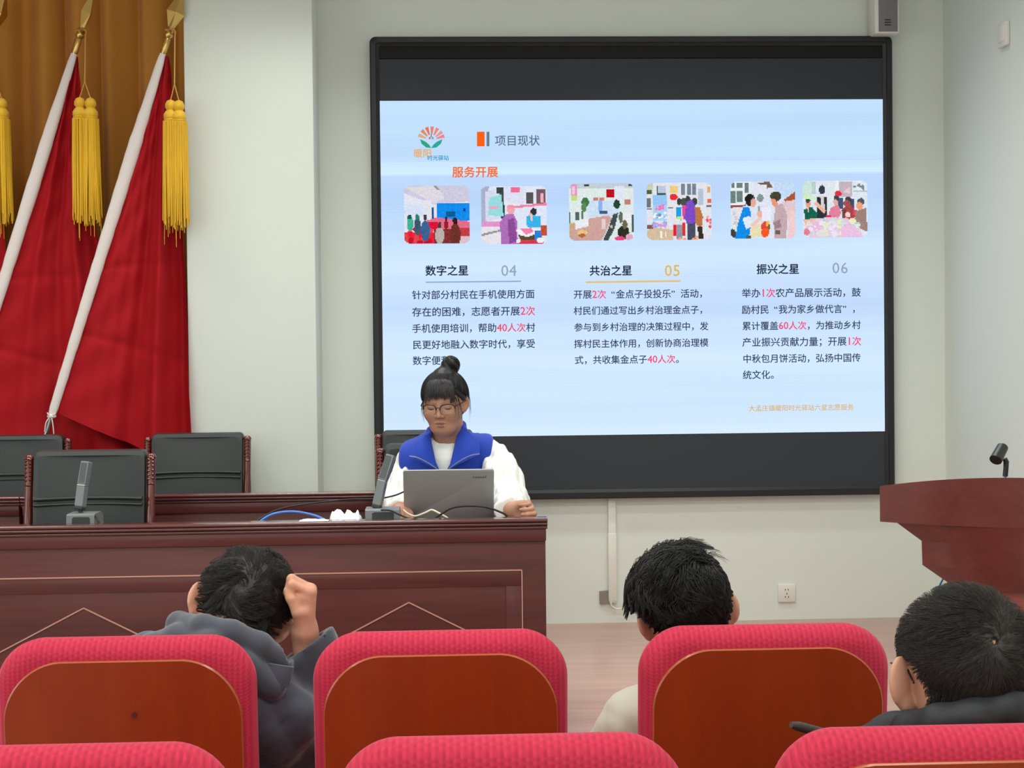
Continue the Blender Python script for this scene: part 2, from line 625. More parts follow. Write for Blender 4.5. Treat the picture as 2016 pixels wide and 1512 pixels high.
bands = [(860, (206, 226, 250)), (790, (196, 220, 250)), (700, (202, 224, 252)), (600, (190, 213, 246)), (520, (200, 222, 250)),
         (440, (186, 212, 244)), (375, (178, 205, 240)), (366, (180, 206, 240)), (345, (180, 207, 241)), (340, (200, 228, 252)), (304, (202, 230, 252)), (298, (184, 206, 238)),
         (281, (180, 204, 238)), (276, (200, 228, 252)), (222, (204, 232, 254)), (212, (186, 214, 244)), (197, (196, 220, 246))]
_els[0].position = max(0.0, _bandpos(bands[0][0]))
_els[0].color = lin(bands[0][1])
_els[1].position = min(1.0, _bandpos(bands[-1][0]))
_els[1].color = lin(bands[-1][1])
for py, c in bands[1:-1]:
    e = _els.new(min(1.0, max(0.0, _bandpos(py))))
    e.color = lin(c)

# lettering
_glyphs = {}


def glyph(ch):
    if ch not in _glyphs:
        cu = bpy.data.curves.new('glyph', 'FONT')
        cu.body = ch
        cu.size = 1
        cu.resolution_u = 2
        to = bpy.data.objects.new('glyph', cu)
        COL.objects.link(to)
        dg = bpy.context.evaluated_depsgraph_get()
        me = bpy.data.meshes.new_from_object(to.evaluated_get(dg))
        _glyphs[ch] = ([(v.co.x, v.co.y) for v in me.vertices], [tuple(p.vertices) for p in me.polygons])
        bpy.data.objects.remove(to)
        bpy.data.meshes.remove(me)
        bpy.data.curves.remove(cu)
    return _glyphs[ch]


def adv(ch):
    if ch in '0123456789':
        return 0.55
    if ch in '“”':
        return 0.52 if False else 1.0
    return 1.0


def write(mb, text, x0, x1, yc, Y, col, bold=0.0, red=(), redcol=None, em=None, only=None):
    """text between pixel columns x0..x1 centred on pixel row yc; red lists the indices in the second colour"""
    L, Rr = at(x0, yc, Y), at(x1, yc, Y)
    tot = sum(adv(c) for c in text)
    pitch = (Rr.x - L.x) / tot
    s = em if em else pitch
    x = L.x
    zb = (L.z + Rr.z) / 2 - 0.36 * s
    for k, ch in enumerate(text):
        if only is not None and k not in only:
            x += adv(ch) * pitch
            continue
        vs, fs = glyph(ch)
        c = redcol if k in red else col
        ox = x
        if ch == '“':
            ox = x + 0.5 * pitch
        sc = s * 1.12 if ch in '0123456789' and not em else s
        offs = [(0, 0)] if not bold else [(-bold, 0), (bold, 0), (0, bold), (0, -bold)]
        for j, (bx, bz) in enumerate(offs):
            mb.add([(ox + (vx + bx) * sc, Y - 0.00004 * j, zb + (vy + bz) * sc) for vx, vy in vs], fs, 0, c)
        x += adv(ch) * pitch
    return mb


TY = SLY - 0.0012
DK, RED = lin((52, 66, 92)), lin((238, 78, 112))
GREY, GOLDC, ORG = lin((150, 166, 188)), lin((226, 186, 88)), lin((244, 112, 52))


def redset(text, *subs):
    out = set()
    for s in subs:
        i = text.find(s)
        out |= set(range(i, i + len(s)))
    return out


for tx, x0, x1, y, c, bo in (('项目现状', 974, 1063, 277, lin((86, 104, 130)), 0.008), ('服务开展', 890, 981, 339, ORG, 0.022),
                             ('数字之星', 837, 923, 533, lin((36, 48, 66)), 0.022), ('共治之星', 1160, 1245, 533, lin((36, 48, 66)), 0.022), ('振兴之星', 1489, 1574, 530, lin((36, 48, 66)), 0.022)):
    obj('heading_lettering', write(MB(), tx, x0, x1, y, TY, c, bo), M['pixels'], slide, smooth=0, recalc=False)
for tx, x0, x1, y, c, bo in (('04', 986, 1018, 532, GREY, 0.004), ('05', 1308, 1341, 532, GOLDC, 0.010), ('06', 1638, 1671, 527, GREY, 0.004)):
    obj('number_lettering', write(MB(), tx, x0, x1, y, TY, c, bo, em=0.078), M['pixels'], slide, smooth=0, recalc=False)
PARAS = [
    [('针对部分村民在手机使用方面', 811, 1053, 580, ()), ('存在的困难，志愿者开展2次', 811, 1054, 613.5, ('2次',)),
     ('手机使用培训，帮助40人次村', 811, 1054, 646, ('40人次',)), ('民更好地融入数字时代，享受', 812, 1054, 678, ()), ('数字便利。', 812, 905, 710, ())],
    [('开展2次“金点子投投乐”活动，', 1129, 1394, 579, ('2次',)), ('村民们通过写出乡村治理金点子，', 1129, 1394, 611, ()),
     ('参与到乡村治理的决策过程中，发', 1130, 1395, 643.5, ()), ('挥村民主体作用，创新协商治理模', 1130, 1395, 676, ()),
     ('式，共收集金点子40人次。', 1131, 1348, 708, ('40人次',))],
    [('举办1次农产品展示活动，鼓', 1460, 1695, 576.5, ('1次',)), ('励村民“我为家乡做代言”，', 1460, 1695, 609, ()),
     ('累计覆盖60人次，为推动乡村', 1461, 1695, 641, ('60人次',)), ('产业振兴贡献力量；开展1次', 1461, 1696, 673, ('1次',)),
     ('中秋包月饼活动，弘扬中国传', 1462, 1695, 705.5, ()), ('统文化。', 1462, 1535, 738, ())]]
for para in PARAS:
    for tx, x0, x1, y, reds in para:
        seg, segs = [], []
        for k, ch in enumerate(tx):
            if ch == '“' and seg:
                segs.append(seg)
                seg = []
            seg.append(k)
            if ch in '，；”' or k == len(tx) - 1:
                segs.append(seg)
                seg = []
        for seg in [q for q in segs if q]:
            obj('lettering_line', write(MB(), tx, x0, x1, y, TY, DK, 0.013, redset(tx, *reds), RED, only=seg), M['pixels'], slide, smooth=0, recalc=False)
mb = MB()
write(mb, '大孟庄镇暖阳时光驿站六星志愿服务', 1474, 1681, 803, TY, lin((224, 176, 62)), 0.006)
obj('footer_lettering', mb, M['pixels'], slide, smooth=0, recalc=False)


def flat_px(mb, pts, Y, col):
    mb.add([at(x, y, Y) for x, y in pts], [tuple(range(len(pts)))], 0, col)


for nm, pp, c in (('underline', [(838, 554.5), (1026, 552.5), (1026, 555), (838, 557)], (146, 172, 206)), ('underline', [(1153, 554), (1340, 551.5), (1340, 555), (1153, 557.5)], (226, 196, 120)),
                  ('title_bar', [(939, 259.5), (954, 259.3), (954, 288), (939, 288.2)], (250, 98, 20)), ('title_bar', [(958, 259.5), (963.5, 259.5), (963.5, 288), (958, 288)], (110, 124, 144))):
    mb = MB()
    flat_px(mb, pp, TY, lin(c))
    obj(nm, mb, M['pixels'], slide, smooth=0, recalc=False)

# emblem: rays over two green leaves, with two small lines of coloured writing
mb = MB()
ex, ey = 849, 276
for k, (an, c) in enumerate(((-66, (226, 170, 120)), (-42, (222, 140, 90)), (-18, (226, 120, 90)), (6, (232, 130, 110)), (30, (236, 140, 120)), (54, (238, 150, 150)), (74, (240, 130, 150)))):
    a = radians(an - 2)
    dx, dy = sin(a), -cos(a)
    r0, r1 = 11, 27
    w0, w1 = 1.3, 3.6
    flat_px(mb, [(ex + dx * r0 - dy * w0, ey + dy * r0 + dx * w0), (ex + dx * r0 + dy * w0, ey + dy * r0 - dx * w0),
                 (ex + dx * r1 + dy * w1, ey + dy * r1 - dx * w1), (ex + dx * r1 - dy * w1, ey + dy * r1 + dx * w1)], TY, lin(c))
for s in (-1, 1):
    flat_px(mb, [(849 + s * 22, 274), (849 + s * 19, 283), (849 + s * 10, 290.5), (849, 291.5), (849 + s * 4, 285), (849 + s * 11, 279)], TY, lin((48, 166, 130) if s < 0 else (44, 170, 150)))
    flat_px(mb, [(849 + s * 1, 268), (849 + s * 5, 271), (849 + s * 5, 274), (849 + s * 1, 274)], TY, lin((214, 120, 110) if s < 0 else (150, 160, 190)))
flat_px(mb, [(848, 262), (850, 262), (850.5, 270), (847.5, 270)], TY, lin((120, 160, 180)))
write(mb, '暖阳', 814, 850, 302, TY - 0.0001, lin((232, 178, 110)), 0.02)
write(mb, '时光驿站', 841, 884, 311, TY - 0.0002, lin((60, 160, 206)), 0.02)
obj('emblem', mb, M['pixels'], slide, smooth=0, recalc=False)


# the six photographs on the slide, as rows of coloured display pixels
class Canvas:
    def __init__(self, w, h, base):
        self.w, self.h = w, h
        self.a = np.ones((h, w, 3)) * np.array(base, float)
        self.yy, self.xx = np.mgrid[0:h, 0:w]
        self.xx = (self.xx + 0.5) / w
        self.yy = (self.yy + 0.5) / h

    def rect(self, x0, y0, x1, y1, c, al=1.0):
        m = (self.xx >= x0) & (self.xx <= x1) & (self.yy >= y0) & (self.yy <= y1)
        self.a[m] = self.a[m] * (1 - al) + np.array(c, float) * al
        return self

    def ell(self, cx, cy, rx, ry, c):
        m = ((self.xx - cx) / rx) ** 2 + ((self.yy - cy) / ry) ** 2 <= 1
        self.a[m] = c
        return self

    def poly(self, pts, c):
        m = np.zeros((self.h, self.w), bool)
        n = len(pts)
        for i in range(n):
            (xa, ya), (xb, yb) = pts[i], pts[(i + 1) % n]
            if ya == yb:
                continue
            cond = ((ya > self.yy) != (yb > self.yy)) & (self.xx < (xb - xa) * (self.yy - ya) / (yb - ya) + xa)
            m ^= cond
        self.a[m] = c
        return self

    def speck(self, x0, y0, x1, y1, cols, n, r, seed):
        g = np.random.default_rng(seed)
        for _ in range(n):
            c = cols[g.integers(len(cols))]
            self.ell(x0 + g.random() * (x1 - x0), y0 + g.random() * (y1 - y0), r * (0.5 + g.random()), r * (0.5 + g.random()), c)
        return self


def photo(cv, x0, y0, x1, y1, seed):
    g = np.random.default_rng(seed)
    a = np.clip(cv.a + g.normal(0, 7, cv.a.shape), 0, 255) / 255
    a = np.where(a <= 0.04045, a / 12.92, ((a + 0.055) / 1.055) ** 2.4)
    p0, p1 = at(x0, y0, TY), at(x1, y1, TY)
    mb = MB()
    rad = 0.10
    for j in range(cv.h):
        for i in range(cv.w):
            u, v = (i + 0.5) / cv.w, (j + 0.5) / cv.h
            du, dv = max(rad - u, u - 1 + rad, 0), max(rad - v, v - 1 + rad, 0)
            if du * du + dv * dv > rad * rad:
                continue
            xa, xb = p0.x + (p1.x - p0.x) * i / cv.w, p0.x + (p1.x - p0.x) * (i + 1) / cv.w
            za, zb = p0.z + (p1.z - p0.z) * j / cv.h, p0.z + (p1.z - p0.z) * (j + 1) / cv.h
            mb.add([(xa, TY, za), (xb, TY, za), (xb, TY, zb), (xa, TY, zb)], [(0, 1, 2, 3)], 0, (a[j, i, 0], a[j, i, 1], a[j, i, 2], 1))
    return obj('slide_photograph', mb, M['pixels'], slide, smooth=0, recalc=False)


SKIN = (240, 196, 176)
c = Canvas(64, 56, (226, 228, 240))
c.poly([(0, 0), (1, 0), (1, .27), (.45, .33), (0, .12)], (206, 202, 224)).poly([(0, .02), (.5, 0), (.62, .22), (.45, .3)], (222, 218, 228))
c.poly([(.45, 0), (.5, 0), (.56, .08), (.52, .08)], (150, 150, 150)).rect(0, .32, .3, .5, (214, 226, 244)).rect(.28, .25, .42, .6, (226, 228, 236))
c.rect(.5, .3, 1, .6, (20, 140, 238)).rect(.64, .45, .78, .54, (20, 90, 140)).rect(.9, .4, .94, .44, (10, 60, 130)).rect(.42, .38, .46, .6, (30, 80, 150))
c.poly([(.34, .6), (.5, .55), (1, .62), (1, .8), (.34, .78)], (226, 110, 136)).rect(.34, .62, .52, .75, (222, 20, 60))
c.rect(0, .8, .5, 1, (226, 40, 60)).rect(.45, .75, 1, 1, (130, 50, 50)).rect(.82, .74, 1, .9, (196, 60, 70)).rect(.84, .88, 1, 1, (216, 190, 200))
c.speck(0, .72, .4, 1, [(240, 30, 60), (226, 70, 80), (200, 20, 40)], 40, .04, 1)
c.ell(.09, .65, .05, .13, (60, 180, 150)).ell(.08, .54, .035, .04, (30, 90, 90)).ell(.2, .7, .05, .16, (60, 90, 110)).ell(.2, .54, .03, .05, (40, 130, 110))
c.ell(.32, .78, .07, .18, (60, 100, 150)).ell(.32, .55, .03, .05, (60, 60, 70)).ell(.54, .86, .07, .15, (186, 176, 170)).ell(.54, .68, .025, .06, (80, 60, 50))
c.ell(.78, .85, .08, .2, (110, 50, 40)).ell(.78, .61, .04, .06, (50, 30, 30)).ell(.64, .68, .03, .08, (150, 30, 40)).ell(.64, .57, .02, .04, (60, 40, 40))
photo(c, 795, 366, 925, 479, 1)
c = Canvas(64, 56, (226, 230, 244))
c.poly([(0, 0), (.12, 0), (.06, .9), (0, 1)], (170, 176, 206)).poly([(.06, .1), (.2, .05), (.3, .55), (.06, .6)], (214, 218, 240))
c.poly([(.24, .02), (.34, .02), (.36, .55), (.30, .55), (.30, .14), (.24, .12)], (60, 70, 70)).poly([(.12, .2), (.31, .14), (.34, .52), (.1, .5)], (150, 220, 226))
c.rect(.13, .34, .27, .4, (236, 170, 200)).rect(.36, 0, .66, .3, (220, 226, 244)).rect(.46, .02, .6, .1, (240, 110, 150)).rect(.68, .1, .8, .3, (90, 84, 90))
c.rect(.84, .06, .98, .3, (120, 90, 100)).rect(.9, .12, .96, .28, (240, 180, 196)).poly([(.5, .34), (1, .29), (1, .33), (.5, .38)], (240, 130, 160))
c.rect(.52, .38, 1, .7, (222, 230, 246)).rect(.02, .6, .3, .7, (226, 150, 200)).rect(0, .7, .4, 1, (230, 226, 236)).poly([(0, .82), (.4, .72), (.4, .75), (0, .86)], (150, 150, 150))
c.poly([(.36, .5), (.48, .45), (.54, .6), (.56, 1), (.3, 1), (.28, .62)], (176, 110, 186)).poly([(.40, .58), (.50, .55), (.54, .95), (.42, 1)], (140, 76, 150))
c.ell(.45, .41, .06, .08, (240, 170, 176)).ell(.45, .36, .06, .04, (246, 150, 170)).ell(.78, .48, .045, .08, (236, 190, 170)).ell(.80, .44, .05, .06, (50, 50, 60))
c.poly([(.68, .52), (.76, .5), (.9, .52), (.9, .72), (.7, .72)], (60, 180, 230)).poly([(.74, .5), (.79, .5), (.77, .64)], (236, 200, 190))
c.poly([(.52, .76), (.72, .72), (.92, .76), (.72, .88), (.6, .86)], (244, 244, 240)).poly([(.6, .74), (.76, .72), (.8, .79), (.68, .84)], (244, 130, 170))
c.poly([(.56, .84), (.7, .88), (.86, .82), (.84, .96), (.6, .95)], (90, 76, 50)).rect(.82, .76, .92, .92, (40, 130, 220)).rect(.9, .68, 1, .86, (190, 80, 60))
c.rect(.55, .93, .95, 1, (214, 60, 80)).ell(.9, .94, .06, .05, (244, 240, 240)).ell(.56, .95, .03, .04, (240, 240, 240))
photo(c, 947, 367, 1077, 480, 2)
c = Canvas(64, 56, (222, 234, 232))
c.rect(0, 0, 1, .09, (196, 206, 214)).rect(.03, .02, .12, .26, (226, 150, 190)).rect(.05, .05, .1, .2, (236, 200, 220)).rect(.03, .22, .12, .3, (206, 220, 130))
c.rect(.23, .01, .32, .06, (60, 70, 60)).rect(.92, .01, 1, .06, (70, 76, 60)).rect(.58, .1, .72, .25, (190, 16, 30)).rect(.7, .05, .86, .28, (226, 230, 244))
c.rect(.37, .25, .45, .32, (190, 130, 110)).rect(.47, .25, .54, .3, (210, 130, 120)).rect(.86, .28, .96, .37, (196, 130, 116)).rect(.28, .3, .8, .6, (206, 226, 244))
c.rect(.45, .31, .51, .5, (140, 180, 246)).ell(.25, .33, .06, .08, (70, 120, 70)).ell(.23, .42, .04, .08, (90, 140, 90)).ell(.74, .37, .05, .08, (40, 66, 46))
c.rect(.09, .5, .15, .64, (80, 104, 100)).rect(.18, .48, .22, .62, (90, 120, 110)).rect(0, .5, .02, .7, (60, 80, 90)).rect(.47, .49, .6, .54, (70, 90, 120))
c.poly([(0, .7), (.1, .68), (.14, .9), (0, .95)], (200, 170, 130)).poly([(.1, .66), (.6, .56), (.66, .62), (.5, 1), (0, 1), (.06, .8)], (206, 164, 156)).poly([(.08, .66), (.3, .6), (.3, .75), (.1, .8)], (236, 236, 240))
c.rect(.22, .68, .3, .74, (240, 240, 244)).ell(.2, .86, .08, .05, (240, 196, 130)).ell(.2, .91, .06, .03, (170, 110, 60)).rect(.5, .62, .56, .8, (226, 206, 206))
c.poly([(.68, .55), (.76, .52), (.7, .8), (.6, 1), (.52, 1), (.6, .8)], (66, 76, 80)).poly([(.62, .75), (.68, .72), (.66, .8)], (200, 190, 160)).ell(.8, .6, .03, .1, (100, 110, 90))
c.rect(.84, .52, .97, .7, (236, 236, 244)).rect(.97, .55, 1, .85, (70, 90, 80)).ell(.84, .86, .09, .12, (44, 50, 34)).ell(.86, .72, .04, .08, (110, 100, 80)).ell(.78, .97, .08, .04, (236, 70, 130)).ell(.93, .95, .06, .06, (226, 170, 196))
photo(c, 1120, 361, 1248, 473, 3)
c = Canvas(64, 56, (226, 228, 236))
c.rect(0, 0, .1, .2, (196, 206, 186)).rect(0, .12, .08, .2, (80, 100, 60)).rect(.16, .06, .3, .2, (190, 200, 226)).rect(.15, .06, .17, .2, (60, 90, 70)).rect(.16, .17, .3, .21, (66, 90, 76))
c.rect(.36, .06, .48, .18, (236, 206, 130)).ell(.42, .25, .06, .06, (230, 50, 60)).rect(.52, 0, .78, .22, (232, 236, 240))
for k in range(3):
    c.rect(.53 + k * .09, .02, .59 + k * .09, .21, (120, 136, 150))
c.rect(.8, .1, .88, .4, (180, 196, 214)).rect(.93, .08, .99, .17, (226, 170, 110)).rect(.94, .28, 1, .36, (230, 110, 70)).rect(.92, .4, 1, .42, (110, 110, 120))
c.rect(0, .26, .06, .42, (110, 116, 120)).rect(0, .45, .08, .47, (100, 100, 100)).rect(.1, .22, .31, .66, (170, 210, 246)).rect(.1, .22, .31, .4, (150, 200, 246))
c.speck(.14, .38, .28, .46, [(240, 120, 190)], 14, .018, 5).speck(.12, .52, .3, .62, [(110, 150, 190), (240, 244, 250)], 16, .02, 6).rect(.33, .42, .41, .45, (90, 100, 110))
c.rect(.0, .73, .1, .8, (130, 90, 90)).speck(.1, .7, .3, .78, [(216, 150, 220), (150, 170, 240)], 14, .025, 7).poly([(.0, .82), (.14, .78), (.4, .82), (.4, 1), (0, 1)], (214, 190, 160)).rect(.2, .84, .24, .97, (244, 240, 236)).rect(.28, .85, .3, .95, (240, 236, 226))
c.rect(.4, .74, .46, .92, (240, 30, 40)).rect(.54, .7, .6, .93, (220, 50, 50)).rect(.46, .74, .54, .98, (150, 150, 170)).ell(.5, .33, .035, .06, (60, 60, 60)).ell(.57, .34, .05, .07, (70, 80, 76))
c.poly([(.46, .42), (.54, .42), (.53, .66), (.45, .62)], (30, 160, 220)).poly([(.54, .4), (.62, .4), (.6, .62), (.56, .66)], (236, 70, 150)).ell(.64, .29, .04, .06, (60, 66, 70)).ell(.74, .33, .04, .07, (60, 66, 66))
c.poly([(.62, .32), (.7, .3), (.77, .45), (.76, .7), (.62, .72), (.58, .6)], (126, 76, 196)).poly([(.63, .72), (.75, .7), (.76, 1), (.62, 1)], (72, 80, 100)).poly([(.74, .42), (.82, .42), (.87, .6), (.85, .77), (.76, .75)], (190, 120, 70)).poly([(.78, .76), (.85, .76), (.88, .98), (.8, .98)], (50, 46, 40))
c.speck(.92, .6, 1, .78, [(236, 70, 80), (244, 160, 170)], 10, .03, 8).speck(.5, .94, .8, 1, [(246, 170, 130)], 8, .02, 9).ell(.5, .62, .05, .03, (200, 226, 150))
photo(c, 1273, 360, 1401, 472, 4)
c = Canvas(64, 56, (222, 228, 244))
c.poly([(0, 0), (.32, 0), (.3, .38), (0, .42)], (236, 240, 246))
for (xa, ya, xb, yb) in ((.02, .02, .07, .1), (.09, .01, .18, .11), (.0, .16, .08, .38), (.1, .16, .19, .36), (.22, .02, .28, .2)):
    c.rect(xa, ya, xb, yb, (110, 130, 126))
c.poly([(0, .42), (.24, .4), (.24, .43), (0, .46)], (150, 70, 70)).rect(0, .47, .2, .82, (226, 228, 234)).speck(0, .5, .15, .8, [(200, 200, 204)], 12, .02, 4)
c.poly([(.42, .02), (.6, .0), (.66, .1), (.56, .12)], (120, 96, 84)).poly([(.66, 0), (1, 0), (1, .26), (.7, .3)], (196, 220, 246)).rect(.3, .05, .56, .4, (226, 230, 240)).ell(.46, .29, .05, .07, (130, 150, 150))
c.poly([(.82, .32), (1, .18), (1, .34), (.86, .38)], (170, 90, 60)).poly([(.8, .36), (1, .32), (1, .8), (.9, .7)], (226, 200, 206)).rect(.42, .42, .46, .58, (150, 160, 170))
c.ell(.30, .32, .075, .11, (40, 44, 38)).ell(.35, .37, .04, .08, (226, 170, 150)).ell(.27, .3, .05, .07, (30, 34, 30))
c.poly([(.2, .44), (.3, .46), (.32, .7), (.28, 1), (.06, 1), (.12, .7)], (20, 142, 232)).poly([(.18, .64), (.3, .6), (.34, .78), (.24, .84)], (226, 236, 250)).poly([(.3, .76), (.46, .6), (.48, .66), (.34, .82)], (240, 200, 190))
c.ell(.45, .57, .05, .06, (236, 180, 160)).poly([(.3, .82), (.5, .7), (.6, .95), (.3, .98)], (232, 222, 180)).ell(.54, .8, .07, .1, (230, 70, 60)).ell(.53, .9, .06, .08, (246, 90, 40)).ell(.57, .74, .03, .05, (240, 190, 90)).ell(.59, .8, .02, .05, (110, 120, 40))
c.rect(.48, .45, .62, .68, (236, 236, 250)).ell(.70, .26, .085, .09, (70, 66, 50)).poly([(.62, .3), (.68, .3), (.74, .4), (.7, .46), (.64, .4)], (236, 150, 120))
c.poly([(.7, .42), (.8, .38), (.88, .6), (.86, 1), (.68, 1), (.66, .7)], (196, 170, 176)).poly([(.66, .72), (.76, .66), (.78, .8), (.68, .84)], (160, 130, 140)).rect(.68, .86, .76, .92, (110, 90, 90)).poly([(.9, .5), (1, .5), (1, 1), (.88, 1)], (240, 206, 206)).ell(.02, .92, .06, .09, (70, 66, 60)).rect(.24, .95, .32, 1, (70, 90, 110))
photo(c, 1438, 358, 1566, 469, 5)
c = Canvas(64, 56, (222, 232, 240))
c.rect(0, 0, .14, .3, (206, 226, 220)).rect(.14, .02, .2, .24, (186, 206, 206)).rect(.5, 0, .56, .3, (236, 240, 244)).rect(.57, .01, .76, .28, (196, 180, 190)).poly([(.62, .2), (.74, .1), (.74, .24)], (224, 206, 210))
c.rect(.78, .17, 1, .2, (170, 186, 200)).speck(.8, .02, .98, .15, [(120, 140, 150), (236, 236, 240)], 10, .03, 3).speck(.02, .22, .18, .36, [(206, 240, 190)], 6, .04, 2)
c.rect(.54, .3, .62, .5, (70, 86, 120)).rect(.72, .32, .8, .52, (66, 80, 114)).ell(.30, .16, .05, .08, (50, 60, 80)).poly([(.22, .28), (.37, .28), (.38, .55), (.36, .66), (.22, .66)], (44, 52, 56)).poly([(.27, .26), (.33, .26), (.34, .5), (.29, .5)], (214, 206, 210)).poly([(.17, .4), (.22, .36), (.36, .52), (.33, .58)], (240, 180, 160))
c.ell(.08, .4, .04, .07, (226, 160, 140)).ell(.08, .35, .04, .035, (70, 70, 60)).poly([(.02, .5), (.14, .46), (.23, .58), (.2, .7), (.03, .7)], (24, 100, 80)).poly([(.06, .46), (.1, .46), (.09, .56)], (240, 190, 170)).poly([(.0, .68), (.2, .66), (.2, .74), (.04, .78)], (236, 190, 170))
c.ell(.55, .23, .055, .05, (220, 50, 70)).ell(.52, .31, .04, .05, (60, 70, 80)).ell(.51, .38, .035, .05, (226, 170, 160)).poly([(.42, .48), (.54, .42), (.6, .56), (.54, .68), (.4, .66)], (226, 130, 160)).rect(.36, .6, .44, .68, (230, 40, 80))
c.ell(.70, .34, .05, .06, (60, 66, 76)).ell(.68, .4, .05, .06, (170, 80, 80)).poly([(.6, .5), (.74, .42), (.84, .56), (.8, .66), (.66, .68)], (170, 70, 76)).poly([(.6, .52), (.67, .5), (.66, .66), (.62, .68)], (110, 70, 66)).ell(.7, .6, .04, .05, (246, 206, 200)).rect(.78, .52, .84, .62, (230, 70, 90))
c.ell(.90, .37, .055, .06, (80, 90, 96)).ell(.88, .45, .05, .07, (240, 160, 120)).poly([(.82, .54), (.98, .48), (1, .9), (.9, .86), (.8, .7)], (160, 130, 126)).poly([(.66, .64), (.8, .74), (.8, .82), (.66, .74)], (246, 200, 190))
c.poly([(.02, .84), (.12, .72), (.36, .64), (.66, .66), (.86, .82), (.94, 1), (.1, 1)], (226, 206, 226)).speck(.1, .7, .85, .95, [(236, 190, 220), (206, 226, 220), (240, 226, 246), (190, 206, 220), (230, 240, 190)], 60, .04, 8).poly([(.6, .8), (.8, .78), (.94, 1), (.6, 1)], (236, 196, 226)).ell(.3, .93, .1, .06, (226, 226, 220)).ell(.06, .9, .05, .06, (226, 130, 150))
photo(c, 1580, 356, 1708, 467, 6)

# ------------------------------------------------------------------ wall fittings
# column loudspeaker
t = thing('column_speaker', 'white column loudspeaker with grey grille above the display corner', 'loudspeaker', (at(1741, 30, 7.4).x, WALL_Y, at(1741, 66, 7.4).z))
sx0, sx1 = at(1722, 40, 7.38).x, at(1771, 40, 7.38).x
sz0 = at(1745, 66, 7.38).z
obj('housing', MB().box((sx0, 7.38, sz0), (sx1, WALL_Y - 0.012, sz0 + 0.66), 0.008), M['white_plastic'], t)
gx0, gx1, gz0 = at(1730, 40, 7.378).x, at(1767, 40, 7.378).x, at(1745, 62, 7.378).z
gr = obj('grille', MB().box((gx0, 7.374, gz0), (gx1, 7.384, sz0 + 0.64), 0.003), M['grey_grille'], t)
mb = MB()
for y in (39, 44, 49):
    a = at(1742, y, 7.373)
    mb.box((a.x, 7.3725, a.z - 0.0025), (a.x + 0.030, 7.3745, a.z + 0.0025))
obj('logo', mb, M['dark_mark'], gr)
obj('bracket', MB().box((sx0 + 0.02, WALL_Y - 0.014, sz0 + 0.1), (sx1 - 0.02, WALL_Y, sz0 + 0.2)), M['white_plastic'], t)

# small sensor box on the right wall
p = at(1966, 68, 6.67)
t = thing('wall_switch', 'small white switch box high on the right wall', 'switch', (X_RIGHT, 6.67, at(1966, 92, 6.67).z))
z0, z1 = at(1966, 92, 6.67).z, at(1966, 45, 6.67).z
obj('housing', MB().box((X_RIGHT - 0.022, 6.62, z0), (X_RIGHT, 6.72, z1), 0.006), M['white_plastic'], t)
obj('rocker', MB().box((X_RIGHT - 0.026, 6.635, z0 + 0.02), (X_RIGHT - 0.018, 6.705, z1 - 0.015), 0.003), M['white_plastic'], t)

# cable duct below the display
p0, p1 = at(1206, 985, 7.50), at(1206, 1187, 7.50)
t = thing('cable_duct', 'white plastic cable duct running down the wall below the display', 'cable duct', (p1.x, WALL_Y, p1.z))
xd0, xd1 = at(1198, 1080, 7.50).x, at(1213, 1080, 7.50).x
obj('duct', MB().box((xd0, 7.498, p1.z), (xd1, WALL_Y, frB + 0.0), 0.003), M['white_plastic'], t)
zz = at(1206, 1050, 7.50).z
obj('cover', MB().box((xd0 - 0.002, 7.495, p1.z + 0.01), (xd1 + 0.002, WALL_Y, zz), 0.003), M['white_plastic'], t)
a, b = at(1181, 1189, 7.51), at(1199, 1164, 7.51)
tag(obj('wall_plate', MB().prism([(a.x, a.z), (b.x + 0.006, a.z + 0.002), (b.x, b.z + 0.004), (a.x - 0.001, b.z)], lambda q: (q[0], 7.508, q[1]), lambda q: (q[0], WALL_Y, q[1])), M['grey_metal']),
    'small grey metal plate on the wall beside the cable duct', 'wall plate')
pts = [at(x, y, 7.48) for x, y in ((1204, 1182), (1203, 1190), (1208, 1196), (1217, 1199), (1230, 1196), (1240, 1192), (1262, 1190), (1290, 1196), (1320, 1210))]
tag(obj('cord', MB().tube(spline(pts, 40), 0.004, 8), M['white_cable']), 'thin white cord curling out of the cable duct on the wall', 'cord')
# socket
a, b = at(1532, 1186, 7.51), at(1566, 1150, 7.51)
t = thing('wall_socket', 'square white wall socket low on the front wall below the display', 'socket', ((a.x + b.x) / 2, WALL_Y, a.z))
obj('faceplate', MB().box((a.x, 7.508, a.z), (b.x, WALL_Y, b.z), 0.004), M['white_plastic'], t)
mb = MB()
cx, cz = (a.x + b.x) / 2, (a.z + b.z) / 2
for dx, dz, w, h in ((-0.007, 0.018, .0018, .008), (0.007, 0.018, .0018, .008), (0, -0.002, .0018, .008), (-0.008, -0.018, .0018, .008), (0.008, -0.018, .0018, .008)):
    mb.box((cx + dx - w, 7.5074, cz + dz - h / 2), (cx + dx + w, 7.509, cz + dz + h / 2))
obj('slots', mb, M['dark_mark'], t)

# ------------------------------------------------------------------ curtain and flags
CY = 7.52
cz0, cz1 = STAGE_Z + 0.02, CEIL - 0.15


def curtain_pt(u, v):
    x = X_LEFT + 0.05 + (PIL_X0 + 0.10 - X_LEFT - 0.05) * u
    ph = x * 2 * pi / 0.19
    d = 0.055 * sin(ph + 0.9 * sin(x * 7.3)) + 0.008 * sin(2.3 * ph + 1.1) + 0.010 * sin(x * 11 + 3.0)
    d *= 0.75 + 0.25 * (1 - v)
    return (x + 0.012 * sin(ph * 1.0 + 1.3) * (0.5 + v), CY + d, cz0 + (cz1 - cz0) * v)


